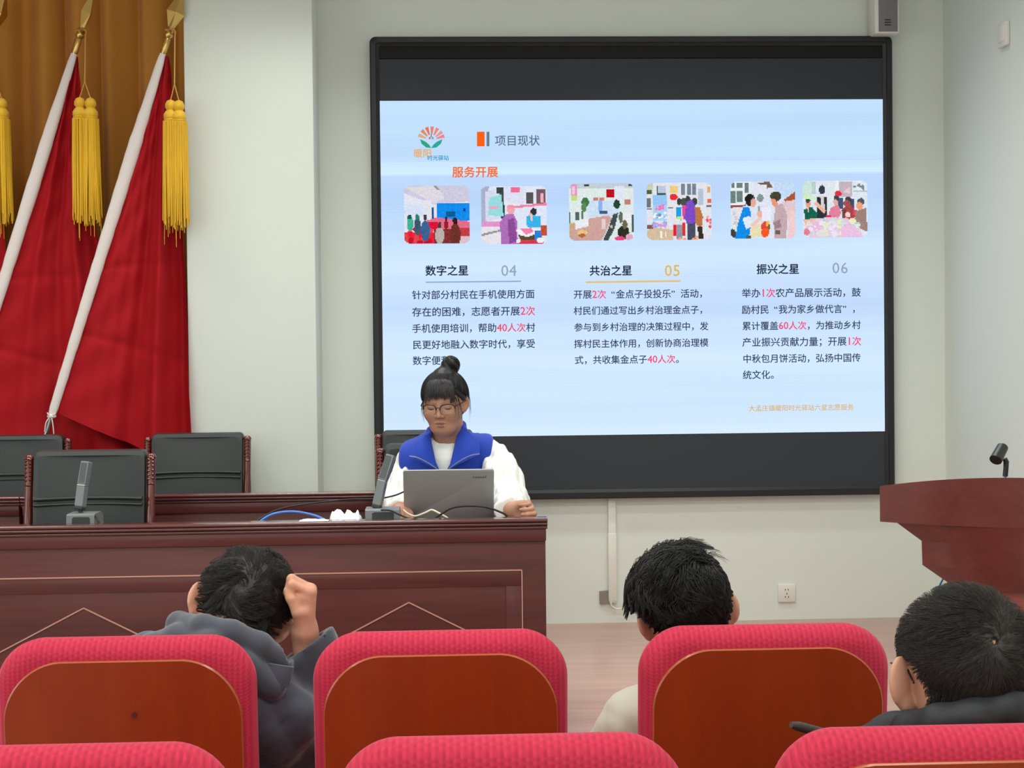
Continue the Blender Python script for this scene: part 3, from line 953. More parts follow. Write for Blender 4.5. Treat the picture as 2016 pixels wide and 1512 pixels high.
tag(obj('curtain', MB().grid(curtain_pt, 620, 12), M['curtain'], smooth=80), 'golden brown pleated curtain hanging behind the red flags', 'curtain')


def make_flag(label, top, bot, right, Y, spear_turn, tass, seed, fold):
    """top/bot: pixel ends of the white sleeve; right: pixel polyline of the free edge; tass: pixel positions of tassel heads"""
    A, B = at(*top, Y), at(*bot, Y)
    ax = (A - B).normalized()
    foot = B + (B - A) * ((B.z - STAGE_Z) / (A.z - B.z))
    t = thing('flag', label, 'flag', foot, 'red flags in front of the curtain')
    obj('pole', MB().tube([foot, A + ax * 0.045], 0.011, 12), M['steel'], t)
    q = ax.to_track_quat('Z', 'Y').to_matrix()
    mbf = MB()
    prof = [(0.013, 0), (0.016, 0.01), (0.016, 0.07), (0.013, 0.075), (0.021, 0.085), (0.021, 0.095), (0.015, 0.100), (0.024, 0.112), (0.015, 0.122), (0.012, 0.13)]
    mbf.lathe(prof, A - ax * 0.0, 18, axis=q)
    obj('ferrule', mbf, M['gold'], t)
    ms = MB()
    R2 = q @ Matrix.Rotation(radians(spear_turn + 90), 3, 'Z')
    base = A + ax * 0.125
    rings = []
    for h, w, d in ((0, 0.014, 0.012), (0.075, 0.042, 0.022), (0.195, 0.002, 0.001)):
        rings.append([base + R2 @ Vector(v) for v in ((w, 0, h), (0, d, h), (-w, 0, h), (0, -d, h))])
    ms.loft(rings)
    obj('spearhead', ms, M['gold'], t, smooth=10)
    # sleeve
    g = random.Random(seed)
    n = 46
    pts, rs = [], []
    for i in range(n + 1):
        u = i / n
        pts.append(A + (B - A) * u + Vector((0, -0.003, 0)))
        w = 0.016 + 0.013 * min(1, u * 4) - 0.010 * max(0, u - 0.35) / 0.65
        rs.append(w * (1 + g.uniform(-0.045, 0.045)) if i not in (0, n) else w * 0.8)
    ms = MB().tube(pts, [r * 1.08 for r in rs], 16)
    ms.v = [(v[0], pts[min(k // 16, n)].y + (v[1] - pts[min(k // 16, n)].y) * (0.55 if k < 16 * (n + 1) else 1), v[2]) for k, v in enumerate(ms.v)]
    sl = obj('pole_sleeve', ms, M['sleeve'], t)
    mk = MB()
    mk.ball(B + Vector((0, -0.004, -0.004)), (0.022, 0.018, 0.012), 10)
    for dx, dz in ((-0.03, -0.075), (0.012, -0.085), (-0.016, 0.014), (0.022, 0.012)):
        mk.tube(spline([B + Vector((0, -0.012, 0)), B + Vector((dx * 0.7, -0.02, dz * 0.4)), B + Vector((dx, -0.016, dz))], 8), 0.0026, 6)
    obj('tie_string', mk, M['sleeve'], sl)
    # cloth
    RP = [at(x, y, Y) for x, y in right]
    RS = spline(RP, 60)

    def cloth(u, v):
        L = A + (B - A) * (0.004 + 0.985 * v)
        k = v * 60
        i = min(int(k), 59)
        Rr = RS[i].lerp(RS[i + 1], k - i)
        p = L.lerp(Rr, u)
        w = u * (0.25 + 0.75 * min(1, v * 1.6))
        f = fold
        d = w * (0.055 * sin(2 * pi * (f[0] * u ** 1.25 + f[1])) + 0.022 * sin(2 * pi * (f[2] * u + 0.25 * v + f[3])) + 0.010 * sin(2 * pi * (7 * u + v * 0.7)))
        d += 0.006 * sin(2 * pi * (v * 3.1 + u * 1.7 + f[1])) * u + 0.003 * sin(2 * pi * (v * 9 + u * 2.2))
        # pressed creases across the cloth
        for cr in (0.62, 0.80):
            e = v - cr - 0.04 * (u - 0.5)
            d += 0.006 * math.exp(-(e / 0.008) ** 2)
        return (p.x, p.y + 0.004 + d * (1 if u > 0.03 else u / 0.03), p.z)
    obj('cloth', MB().grid(cloth, 110, 120), M['flag_red'], t, smooth=80)
    # cord and tassels
    K = A + ax * 0.112 + Vector((0.022, -0.01, 0))
    heads = [at(x, y, Y - 0.07 - 0.01 * k) for k, (x, y) in enumerate(tass)]
    J = (heads[0] + heads[1]) / 2 + Vector((0, 0, 0.075))
    mc = MB()
    mc.tube(spline([A + ax * 0.112 + Vector((-0.02, -0.018, 0)), K, K + Vector((0.006, -0.03, -0.05)), J], 24), 0.0035, 6)
    for h in heads:
        mc.tube([J, h], 0.0028, 6)
    obj('cord', mc, M['cord'], t)
    for k, h in enumerate(heads):
        mt = MB()
        mt.lathe([(0.004, 0.002), (0.017, -0.004), (0.026, -0.020), (0.026, -0.034), (0.018, -0.046), (0.024, -0.052), (0.033, -0.066), (0.034, -0.082), (0.030, -0.088), (0.033, -0.092), (0.030, -0.097), (0.034, -0.104)], h, 16)
        gg = random.Random(seed * 10 + k)
        for r_i, cnt in ((0.033, 34), (0.022, 20)):
            for j in range(cnt):
                a = 2 * pi * j / cnt + gg.uniform(-.06, .06)
                ln = 0.56 + gg.uniform(-0.03, 0.035) + (gg.uniform(0.03, 0.12) if gg.random() < 0.09 else 0)
                rr = r_i * gg.uniform(0.9, 1.05)
                e = rr * gg.uniform(1.05, 1.4)
                mt.tube([h + Vector((rr * cos(a), rr * sin(a), -0.097)), h + Vector((rr * 1.1 * cos(a), rr * 1.1 * sin(a), -0.3)),
                         h + Vector((e * cos(a) + gg.uniform(-.004, .004), e * sin(a), -ln))], [0.0036, 0.0042, 0.0022 if ln < 0.61 else 0.001], 5)
        obj('tassel', mt, M['tassel'], t)
    return t


make_flag('red flag with white pole sleeve and gold spearhead nearest the white pillar', (321, 106), (102, 818),
          [(331, 110), (336, 150), (341, 230), (350, 330), (358, 450), (366, 600), (372, 760), (382, 930)], 7.17, 12, [(336, 197), (352, 198)], 3, (2.1, 0.35, 3.3, 0.1))
make_flag('red flag with white pole sleeve hanging between the other two flags', (146, 106), (-84, 850),
          [(153, 112), (158, 180), (165, 280), (178, 380), (190, 470), (222, 640), (262, 800), (300, 960)], 7.26, 66, [(157, 192), (178, 193)], 4, (2.4, 0.1, 3.7, 0.4))
make_flag('red flag at the far left edge with only its gold tassels and cloth edge showing', (-26, 106), (-255, 850),
          [(-19, 112), (-14, 180), (-8, 280), (2, 380), (12, 450), (26, 640), (50, 800), (90, 960)], 7.33, 40, [(3, 194), (-15, 193)], 5, (2.2, 0.6, 3.1, 0.2))


# ------------------------------------------------------------------ rostrum tables
LEDGE = 0.075      # width of the raised front ledge of the rostrum tables
DROP = 0.045       # the writing surface lies this much lower


def bead(cy, cz, r, a0, a1, n=6):
    return [(cy + r * cos(radians(a0 + (a1 - a0) * i / n)), cz + r * sin(radians(a0 + (a1 - a0) * i / n))) for i in range(n + 1)]


def table_profile(y0, z):
    """moulded outline (y, z) of the front ledge, front at y0"""
    return ([(y0 + LEDGE, z - 0.003), (y0 + LEDGE - 0.003, z)] + bead(y0 + 0.006, z - 0.006, 0.006, 90, 270)
            + [(y0 + 0.010, z - 0.0125)] + bead(y0 + 0.009, z - 0.0185, 0.0055, 90, 270) + [(y0 + 0.014, z - 0.0245)]
            + bead(y0 + 0.017, z - 0.031, 0.006, 90, 270) + [(y0 + 0.022, z - 0.038), (y0 + LEDGE, z - 0.038)])


def make_table(label, x0, x1, y0, z, depth=0.50):
    t = thing('conference_table', label, 'table', ((x0 + x1) / 2, y0 + depth / 2, STAGE_Z), 'dark rostrum tables')
    obj('front_ledge', MB().prism(table_profile(y0, z), lambda p: (x0, p[0], p[1]), lambda p: (x1, p[0], p[1])), M['mahogany_gloss'], t, smooth=50)
    obj('tabletop', MB().box((x0 + 0.004, y0 + 0.05, z - DROP - 0.025), (x1 - 0.004, y0 + depth, z - DROP), 0.004), M['mahogany'], t)
    obj('apron', MB().box((x0 + 0.004, y0 + 0.016, z - 0.078), (x1 - 0.004, y0 + 0.05, z - 0.037), 0.004), M['mahogany'], t)
    obj('front_panel', MB().box((x0 + 0.006, y0 + 0.026, STAGE_Z), (x1 - 0.006, y0 + 0.05, z - 0.076), 0.002), M['mahogany'], t)
    for xx in (x0 + 0.006, x1 - 0.036):
        obj('end_panel', MB().box((xx, y0 + 0.05, STAGE_Z), (xx + 0.03, y0 + depth - 0.02, z - DROP - 0.025), 0.002), M['mahogany'], t)
    return t


TZ, TY0 = 0.960, 5.08
WZ = TZ - DROP
TX0, TX1 = -3.05, 0.336
tab = make_table('long dark mahogany table in front with laptop and chevron lines', TX0, TX1, TY0, TZ)
fy = TY0 + 0.026
zl = at(514, 1131, fy).z
zl2 = at(514, 1162, fy).z
xr, xr2 = at(1028, 1180, fy).x, at(996, 1180, fy).x
mb = MB()
mb.box((TX0 + 0.09, fy - 0.004, zl - 0.0025), (xr, fy, zl + 0.0025), 0.001)
mb.box((xr - 0.002, fy - 0.004, STAGE_Z + 0.05), (xr + 0.002, fy, zl), 0.001)
obj('frame_line', mb, M['mahogany_light'], tab)
obj('inner_moulding', MB().box((TX0 + 0.1, fy - 0.003, zl2), (xr - 0.003, fy, zl - 0.004), 0.002)
    .box((xr2, fy - 0.003, STAGE_Z + 0.05), (xr - 0.003, fy, zl2), 0.002), M['mahogany'], tab)
for cxp, cyp in ((805, 1186), (165, 1197)):
    a = at(cxp, cyp, fy)
    mb = MB()
    w, h = 0.40, 0.205
    for (xa, za, xb, zb) in ((0, 0, w, -h), (w, -h, 0, -2 * h), (0, -2 * h, -w, -h), (-w, -h, 0, 0)):
        d = Vector((xb - xa, 0, zb - za)).normalized()
        nrm = Vector((-d.z, 0, d.x)) * 0.0022
        pa, pb = Vector((a.x + xa, fy, a.z + za)), Vector((a.x + xb, fy, a.z + zb))
        mb.prism([0, 1, 2, 3], lambda k: [pa - nrm, pb - nrm, pb + nrm, pa + nrm][k] - Vector((0, 0.0035, 0)), lambda k: [pa - nrm, pb - nrm, pb + nrm, pa + nrm][k])
    obj('diamond_line', mb, M['mahogany_light'], tab)

RY0 = 6.13
seam = at(38, 990, RY0).x
make_table('dark mahogany table behind, ending at the seated speaker', seam + 0.002, at(806, 975, RY0).x, RY0, 0.966, 0.34)
make_table('dark mahogany table behind at the far left edge', seam - 1.8, seam - 0.002, RY0, 0.966, 0.34)


# ------------------------------------------------------------------ leather conference chairs (local space: origin on the floor below the back)
def make_conf_chair(label, loc):
    t = thing('conference_chair', label, 'chair', loc, 'black leather rostrum chairs')
    W, H = 0.484, 0.99
    wi = W - 0.066
    rings = []
    z0, z1 = 0.44, H
    # backrest cushion: slightly bowed, with a seam
    for k, (ins, y) in enumerate(((0.02, 0.052), (0.004, 0.045), (0.0, 0.03), (0.0, 0.0), (0.004, -0.016), (0.02, -0.024))):
        pts = []
        for x, z in rrect(wi - 2 * ins, z1 - z0 - 2 * ins, 0.02, 0.02, 5, 0.012):
            zz = z0 + ins + z
            bow = -0.02 * (1 - (2 * x / wi) ** 2)
            lean = (zz - z0) * 0.14
            pts.append((x, y + lean - (bow if y < 0.02 else bow), zz))
        rings.append(pts)
    mb = MB().loft(rings, cap1=False)
    ww, hh = wi / 2 - 0.02, z1 - z0 - 0.04

    def front(u, v):
        x, zz = -ww + 2 * ww * u, z0 + 0.02 + hh * v + 0.012 * v ** 3 * (1 - (2 * u - 1) ** 2)
        return (x, -0.024 + (zz - z0) * 0.14 + 0.02 * (1 - (2 * x / wi) ** 2) - 0.012 * sin(pi * v) * sin(pi * u), zz)
    mb.grid(front, 21, 21)
    obj('backrest', mb, M['leather'], t, local=True, recalc=False)
    zs = 0.80
    mb = MB()
    for dz, r in ((0.012, 0.008), (-0.010, 0.006)):
        mb.tube([(x, -0.030 + (zs - z0) * 0.14 + 0.02 * (1 - (2 * x / wi) ** 2) - 0.004 * (1 - (2 * x / wi) ** 2), zs + dz + 0.004 * (1 - (2 * x / wi) ** 2)) for x in [(-0.48 + 0.96 * i / 16) * wi for i in range(17)]], r, 8)
    obj('seam_roll', mb, M['leather'], t, local=True)
    for s in (-1, 1):
        mb = MB()
        x0 = s * (W / 2 - 0.015)
        pts, rs = [], []
        for i in range(25):
            z = 0.30 + (H - 0.025 - 0.30) * i / 24
            pts.append((x0, (z - z0) * 0.14 + 0.004, z))
            rs.append(0.0155 + 0.002 * sin(i * 0.9) * (1 if i < 18 else 0.3))
        mb.tube(pts, rs, 12)
        y_of = lambda z: (z - z0) * 0.14 + 0.004
        for j, z in enumerate((0.955, 0.942, 0.929, 0.912, 0.897, 0.882)):
            for dx in (-0.008, 0.007):
                mb.ball((x0 + dx, y_of(z) - 0.0135, z + 0.003 * (dx > 0)), 0.0058, 8)
        mb.ball((x0, y_of(0.864) - 0.010, 0.864), (0.014, 0.008, 0.006), 8)
        mb.lathe([(0.0165, 0), (0.019, 0.004), (0.016, 0.012), (0.010, 0.018)], (x0, y_of(H - 0.03), H - 0.032), 12)
        obj('post', mb, M['cherry'], t, local=True)
        mb = MB()
        mb.tube(spline([(x0, -0.02, 0.66), (s * (W / 2 + 0.01), -0.2, 0.67), (s * (W / 2 + 0.012), -0.40, 0.655), (s * (W / 2 + 0.008), -0.46, 0.60), (s * (W / 2 - 0.01), -0.42, 0.45)], 16), 0.02, 10)
        obj('armrest', mb, M['cherry'], t, local=True)
        for yy in (-0.42, 0.02):
            obj('leg', MB().tube([(x0, yy, 0.40), (x0 + s * 0.005, yy + (0.05 if yy > 0 else -0.01), 0.0)], [0.022, 0.015], 10), M['cherry'], t, local=True)
    obj('seat', MB().box((-W / 2 + 0.02, -0.47, 0.38), (W / 2 - 0.02, 0.0, 0.47), 0.03, seg=4), M['leather'], t, local=True)
    return t


def conf_loc(xl, xr, py, Y):
    a, b = at(xl, py, Y), at(xr, py, Y)
    return ((a.x + b.x) / 2, Y - 0.07, STAGE_Z)


cc = make_conf_chair('empty black leather chair behind the upright microphone at the front table', conf_loc(47, 307, 895, 5.78))
cx = conf_loc(285, 492, 853, 7.04)
copy_tree(cc, cx, 'black leather chair standing against the white pillar behind the rear table')
copy_tree(cc, (cx[0] - 0.815, cx[1], cx[2]), 'black leather chair at the left edge in front of the red flags')
copy_tree(cc, conf_loc(736, 990, 885, 5.93), 'black leather chair the woman in the blue vest sits on')
copy_tree(cc, conf_loc(738, 945, 852, 7.04), 'black leather chair almost hidden behind the woman in the blue vest')


# ------------------------------------------------------------------ auditorium seats (local: origin on the floor below the rear face of the back)
def make_seat(label, loc):
    t = thing('auditorium_chair', label, 'chair', loc, 'crimson auditorium chairs')
    W, Z0, H = 0.486, 0.40, 0.974
    h = H - Z0
    tilt = 0.10
    rings = []
    for ins, y in ((0.05, -0.002), (0.034, -0.002), (0.020, 0.004), (0.008, 0.016), (0.0, 0.038), (0.002, 0.062), (0.012, 0.086), (0.032, 0.104), (0.06, 0.112), (0.12, 0.122)):
        pts = []
        for x, z in rrect(W - 2 * ins, h - 2 * ins, max(0.085 - ins * 0.6, 0.02), 0.03, 12, 0.010):
            zz = Z0 + ins + z
            pts.append((x, y + (H - zz) * tilt, zz))
        rings.append(pts)
    obj('backrest', MB().loft(rings), M['knit'], t, local=True, smooth=60)
    mb = MB()
    rings = []
    ph = h - 0.040
    for ins, y in ((0.0, 0.010), (0.0, -0.008), (0.0022, -0.0105)):
        rings.append([(x, y + (H - (Z0 + z + ins)) * tilt, Z0 + z + ins) for x, z in rrect(W - 0.044 - 2 * ins, ph - 2 * ins, 0.105, 0.02, 12, 0.012)])
    mb.loft(rings, mi=1, cap0=False, cap1=False)
    n = len(rings[0])
    mb.add(rings[-1], [tuple(range(n))], 0)
    obj('back_panel', mb, [M['plywood'], M['plywood_edge_glint']], t, local=True, smooth=30)
    obj('seat', MB().box((-W / 2 + 0.01, 0.16, 0.36), (W / 2 - 0.01, 0.60, 0.46), 0.035, seg=4), M['knit'], t, local=True)
    xs = 0.3035
    obj('armrest', MB().box((xs - 0.028, 0.12, 0.60), (xs + 0.028, 0.50, 0.635), 0.012, seg=3), M['plywood'], t, local=True)
    obj('leg', MB().box((xs - 0.022, 0.16, 0.0), (xs + 0.022, 0.42, 0.60), 0.008).box((xs - 0.03, 0.10, 0.0), (xs + 0.03, 0.50, 0.02), 0.005), M['chair_metal'], t, local=True)
    obj('support_bar', MB().box((-0.24, 0.22, 0.30), (xs - 0.022, 0.30, 0.365), 0.01), M['chair_metal'], t, local=True)
    return t


seatA = make_seat('red auditorium chair with a small hole in its wooden back, left of the leaning man', (-0.609, 2.862, 0))
hp = at(268, 1403, 2.88)
o_ = obj('screw_hole', MB().lathe([(0.0045, 0), (0.0045, 0.003)], (hp.x, 2.862 + (0.98 - hp.z) * 0.10 - 0.014, hp.z), 12, axis=Matrix.Rotation(pi / 2, 3, 'X')), M['hole'], seatA)
o_.parent = None
seatB = copy_tree(seatA, (-0.0155, 2.862, 0), 'red auditorium chair in the middle, empty, with the chevron table straight ahead')
o_.parent = seatA
seatC = copy_tree(seatB, (0.6075, 2.862, 0), 'red auditorium chair the young man with thick black hair sits in')
copy_tree(seatB, (-0.535, 2.042, 0), 'red auditorium chair at bottom left with only its rounded top showing')
copy_tree(seatB, (0.083, 2.042, 0), 'red auditorium chair at bottom centre with only its rounded top showing')
copy_tree(seatB, (0.690, 2.042, 0), 'red auditorium chair the man in glasses and black jacket sits in')

# ------------------------------------------------------------------ things on the front table
def make_mic(label, base_px, bar, Y, lean):
    """base_px: pixel box of the base; bar: pixel centre line bottom, ring, top; lean: how far the top stands back"""
    x0, y0, x1, y1 = base_px
    a, b = at(x0, y1, Y), at(x1, y0, Y)
    zt = b.z
    t = thing('conference_microphone', label, 'microphone', ((a.x + b.x) / 2, Y, WZ), 'rostrum microphones')
    mb = MB()
    mb.prism([(Y - 0.01, WZ), (Y, zt - 0.004), (Y + 0.006, zt), (Y + 0.10, zt), (Y + 0.13, zt - 0.012), (Y + 0.14, WZ)], lambda p: (a.x, p[0], p[1]), lambda p: (b.x, p[0], p[1]))
    bs = obj('base', mb, M['grey_plastic'], t)
    w = b.x - a.x
    h = zt - WZ
    f = lambda u, v: Vector((a.x + w * u, Y - 0.0115 + 0.011 * v, WZ + h * v))
    mb = MB()
    mb.prism([(0.2, 0.30), (0.84, 0.30), (0.84, 0.80), (0.78, 0.86), (0.26, 0.86), (0.2, 0.80)], lambda p: f(*p), lambda p: f(*p) + Vector((0, 0.004, 0)))
    obj('display_window', mb, M['dark_mark'], bs)
    B, Rg, T = [at(px, py, Y + 0.05 + d) for (px, py), d in zip(bar, (0.0, lean * 0.5, lean))]
    ax = (T - B).normalized()
    obj('neck', MB().tube([(B.x + 0.004, Y + 0.05, zt - 0.002), B + ax * 0.004], 0.0075, 10), M['black_plastic'], t)
    sx = Vector((1, -0.25, 0))
    sx = (sx - ax * sx.dot(ax)).normalized()
    sy = ax.cross(sx)

    def bar_mesh(p, q, hw, hd):
        rings = []
        for c, k in ((p, 0.9), (p + ax * 0.003, 1), (q - ax * 0.003, 1), (q, 0.9)):
            rings.append([c + sx * hw * k * i + sy * hd * k * j for i, j in ((-1, -1), (1, -1), (1, 1), (-1, 1))])
        return MB().loft(rings)
    hw = 0.0145
    obj('end_cap', bar_mesh(B, B + ax * 0.012, hw, hw), M['dark_mark'], t, smooth=20)
    obj('lower_bar', bar_mesh(B + ax * 0.011, Rg, hw, hw), M['grey_plastic'], t, smooth=20)
    obj('silver_ring', bar_mesh(Rg - ax * 0.0005, Rg + ax * 0.004, hw * 1.03, hw * 1.03), M['steel'], t, smooth=20)
    ub = obj('microphone_head', bar_mesh(Rg + ax * 0.0035, T, hw, hw), M['grey_plastic'], t, smooth=20)
    L_ = (T - Rg).length
    c0 = Rg + ax * 0.010
    rr = [[c0 + ax * ((L_ - 0.016) * k) + sx * hw * 0.72 * i - sy * (hw + 0.0008) + sy * 0.002 * j for i, j in ((-1, 0), (1, 0), (1, 1), (-1, 1))] for k in (0, 1)]
    # two slim grille plates, on both wide faces
    obj('mesh_grille', MB().loft(rr), M['mic_grille'], ub, smooth=20)
    return t


make_mic('slim upright bar microphone in front of the empty black chair', (131, 1012, 186, 1033), ((157, 1004), (163, 957), (171, 909)), 5.22, 0.03)
make_mic('slim bar microphone tilting right beside the open laptop', (719, 1002, 786, 1022), ((741, 1001), (753, 948), (770, 896)), 5.22, 0.03)

# laptop: hinge near the front edge, lid leaning towards the hall
HY, LTY = 5.40, 5.31
b0, b1 = at(796, 1018, HY), at(972, 1016, HY)
t0, t1 = at(794, 925.5, LTY), at(970, 923.5, LTY)
hz = WZ + 0.014
t = thing('laptop', 'open silver grey laptop with its lid back facing the hall', 'laptop', ((b0.x + b1.x) / 2, HY + 0.1, WZ))
zt = (t0.z + t1.z) / 2
wd = (b1.x - b0.x)
lean_v = Vector((0, LTY - HY, zt - hz))
lh = lean_v.length
lean_v.normalize()
nv = Vector((0, -lean_v.z, lean_v.y))
org = Vector(((b0.x + b1.x) / 2, HY, hz))
P_ = lambda q, d: org + Vector((q[0], 0, 0)) + lean_v * q[1] + nv * d
ol = rrect(wd, lh, 0.010, 0.003, 6)
rings = [[P_(q, d) for q in (ol if k == 0 else [(x * 0.994, 0.0008 + z * 0.992) for x, z in ol])] for k, d in ((1, -0.0035), (0, -0.0025), (0, 0.0025), (1, 0.0035))]
lid = obj('lid', MB().loft(rings), M['laptop'], t)
mb = MB()
for k in range(6):
    if k in (0, 5):
        mb.prism([(0.040 + k * 0.0085, lh - 0.034), (0.0435 + k * 0.0085, lh - 0.034), (0.0435 + k * 0.0085, lh - 0.025), (0.040 + k * 0.0085, lh - 0.025)], lambda q: P_((q[0] + 0.045, q[1]), 0.0032), lambda q: P_((q[0] + 0.045, q[1]), 0.0040))
    else:
        mb.prism([(0.039 + k * 0.0085, lh - 0.034), (0.0455 + k * 0.0085, lh - 0.034), (0.0455 + k * 0.0085, lh - 0.028), (0.039 + k * 0.0085, lh - 0.028)], lambda q: P_((q[0] + 0.045, q[1]), 0.0032), lambda q: P_((q[0] + 0.045, q[1]), 0.0040))
obj('logo', mb, M['laptop_mark'], lid)
obj('screen', MB().prism([(-wd / 2 + .008, .012), (wd / 2 - .008, .012), (wd / 2 - .008, lh - .008), (-wd / 2 + .008, lh - .008)], lambda q: P_(q, -0.0042), lambda q: P_(q, -0.0034)), M['screen_black'], lid)
ks = obj('keyboard_base', MB().box((org.x - wd / 2, HY, WZ), (org.x + wd / 2, HY + 0.215, WZ + 0.014), 0.004), M['laptop'], t)
obj('keys', MB().box((org.x - wd / 2 + .02, HY + .03, WZ + .0135), (org.x + wd / 2 - .02, HY + .125, WZ + .0155)), M['key'], ks)


def cable(label, px, r, m, zmin=WZ):
    pts = [at(x, y, Y) for x, y, Y in px]
    pts = [Vector((p.x, p.y, max(p.z, zmin + r))) for p in pts]
    return tag(obj('cable', MB().tube(spline(pts, 48), r, 8), m), label, 'cable')


cable('black cable rising in a long arc from the front table to the laptop', [(500, 1034, 5.25), (515, 1019, 5.27), (555, 1001, 5.38), (620, 990, 5.44), (690, 983, 5.47), (740, 982, 5.47), (775, 976, 5.45), (800, 966, 5.40)], 0.003, M['black_cable'])
cable('light blue cable arching over the front table top', [(506, 1036, 5.22), (516, 1024, 5.22), (535, 1013, 5.23), (560, 1008, 5.24), (585, 1008, 5.24), (612, 1013, 5.24), (632, 1020, 5.22), (648, 1030, 5.22)], 0.0045, M['blue_cable'])
cable('cream cable bent in front of the laptop lid', [(794, 1004, 5.30), (803, 1011, 5.28), (818, 1016, 5.26), (838, 1009, 5.25), (850, 1004, 5.25), (864, 1010, 5.24), (878, 1018, 5.24), (890, 1026, 5.24)], 0.0033, M['white_cable'])
cable('black cable looping in front of the laptop to the table edge', [(846, 1028, 5.22), (866, 1014, 5.21), (890, 1000, 5.20), (920, 996, 5.20), (955, 998, 5.20), (980, 1006, 5.20), (997, 1015, 5.20), (998, 1028, 5.20)], 0.0035, M['black_cable'])
cable('black cable trailing from the tilted microphone base', [(750, 1004, 5.205), (768, 1005, 5.20), (786, 1013, 5.20), (806, 1021, 5.20), (834, 1024, 5.20)], 0.003, M['black_cable'])
cable('short black lead at the side of the upright microphone base', [(183, 1014, 5.24), (190, 1018, 5.22), (193, 1026, 5.21), (200, 1036, 5.21)], 0.004, M['black_cable'])


def crumple(name, label, x0, x1, y_px, y0, y1, hmax, seed, zb):
    a, b = at(x0, y_px, y0), at(x1, y_px, y0)
    g = random.Random(seed)
    hs = [[0.5 + 0.5 * g.random() for _ in range(12)] for _ in range(6)]

    def fn(u, v):
        i, j = u * 10.99, v * 4.99
        i0, j0 = int(i), int(j)
        fu, fv = i - i0, j - j0
        h = hs[j0][i0] * (1 - fu) * (1 - fv) + hs[j0][i0 + 1] * fu * (1 - fv) + hs[min(j0 + 1, 5)][i0] * (1 - fu) * fv + hs[min(j0 + 1, 5)][i0 + 1] * fu * fv
        e = min(1, 7 * u, 7 * (1 - u)) * min(1, 4 * v, 4 * (1 - v))
        return (a.x + (b.x - a.x) * u, y0 + (y1 - y0) * v, zb + 0.0015 + hmax * h * e)
    return tag(obj(name, MB().grid(fn, 34, 16), M['paper'], smooth=25), label, 'paper')


crumple('paper', 'crumpled white paper lying beside the tilted microphone', 640, 716, 1022, 5.20, 5.32, 0.068, 5, WZ)
crumple('paper', 'flat white paper strip at the front table edge by the blue cable', 588, 646, 1025, 5.088, 5.14, 0.006, 8, TZ)


# ------------------------------------------------------------------ podium with microphone clip
PHI = radians(20)
PW = 0.42
pu = Vector((cos(PHI), -sin(PHI), 0))
pf = Vector((-sin(PHI), -cos(PHI), 0))
PL = at(1732, 957, 4.80)
PC = Vector((PL.x, PL.y, 0)) + pu * PW
t = thing('podium', 'reddish brown wooden podium with curved front at the right edge', 'podium', (PC.x + 0.06, PC.y + 0.18, STAGE_Z))
NP = 25


def pod_ring(w, z, bulge, back, arch=0.0, v0=0.0, drop=0.0):
    pts = []
    for i in range(NP):
        u = -w + 2 * w * i / (NP - 1)
        q = PC + pu * u + pf * (v0 + bulge * (1 - (u / w) ** 2))
        pts.append(Vector((q.x, q.y, z + arch * (1 - (u / w) ** 2))))
    for u in (w, -w):
        q = PC + pu * u - pf * back
        pts.append(Vector((q.x, q.y, z - drop)))
    return pts


zt_, z1_, z2_, z3_, z4_ = at(1732, 957, 4.80).z, at(1732, 1027, 4.80).z, at(1812, 1063, 4.78).z, at(1814, 1110, 4.78).z, at(1858, 1143, 4.76).z
obj('front_board', MB().loft([pod_ring(PW, z1_, 0.10, 0.40), pod_ring(PW, z1_ + 0.002, 0.10, 0.40), pod_ring(PW, zt_, 0.10, 0.40, 0.040, drop=.10), pod_ring(PW - 0.02, zt_ + 0.0005, 0.08, 0.38, 0.038, drop=.10)], cap1=False), M['podium'], t, smooth=30)
obj('desk_top', MB().loft([pod_ring(PW - 0.018, zt_ - 0.05, 0.085, 0.385, drop=.06), pod_ring(PW - 0.018, zt_ - 0.025, 0.085, 0.385, drop=.085)]), M['podium'], t, smooth=30)
obj('moulding', MB().loft([pod_ring(PW - 0.21, z4_ - 0.012, 0.085, 0.30), pod_ring(PW - 0.205, z4_, 0.09, 0.30), pod_ring(PW - 0.13, z3_, 0.095, 0.34), pod_ring(PW - 0.128, z2_, 0.095, 0.34), pod_ring(PW - 0.048, z1_ + 0.001, 0.10, 0.38)]), M['podium'], t, smooth=20)
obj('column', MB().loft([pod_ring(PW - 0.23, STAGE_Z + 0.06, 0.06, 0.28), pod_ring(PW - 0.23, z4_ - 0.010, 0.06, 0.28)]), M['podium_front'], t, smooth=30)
obj('plinth', MB().loft([pod_ring(PW - 0.14, STAGE_Z, 0.08, 0.32), pod_ring(PW - 0.14, STAGE_Z + 0.05, 0.08, 0.32), pod_ring(PW - 0.2, STAGE_Z + 0.065, 0.07, 0.30)]), M['podium'], t, smooth=30)

MY = 4.92
tb, tj, tc = at(1979, 975, MY), at(1979, 938, MY), at(1981, 909, MY)
t = thing('microphone_clip', 'empty black microphone clip on a silver stem on the podium', 'microphone holder', (tb.x, MY, zt_ - 0.058))
obj('stem', MB().tube([(tb.x, MY, zt_ - 0.055), (tj.x, MY, tj.z), tj + Vector((0, 0, 0.006))], 0.0052, 12), M['steel'], t)
obj('base', MB().lathe([(0.030, 0), (0.030, 0.004), (0.012, 0.010), (0.007, 0.014)], (tb.x, MY, zt_ - 0.058), 20), M['black_plastic'], t)
obj('joint', MB().tube([tj, at(1980.5, 922, MY), tc, at(1978, 903, MY)], [0.0085, 0.0085, 0.0092, 0.008], 12), M['black_plastic'], t)
ca, cb = at(1960, 906, MY - 0.02), at(1974, 880, MY + 0.02)
cv = (cb - ca)
k_ = []
for i in range(9):
    u = i / 8
    k_.append(ca + cv * u)
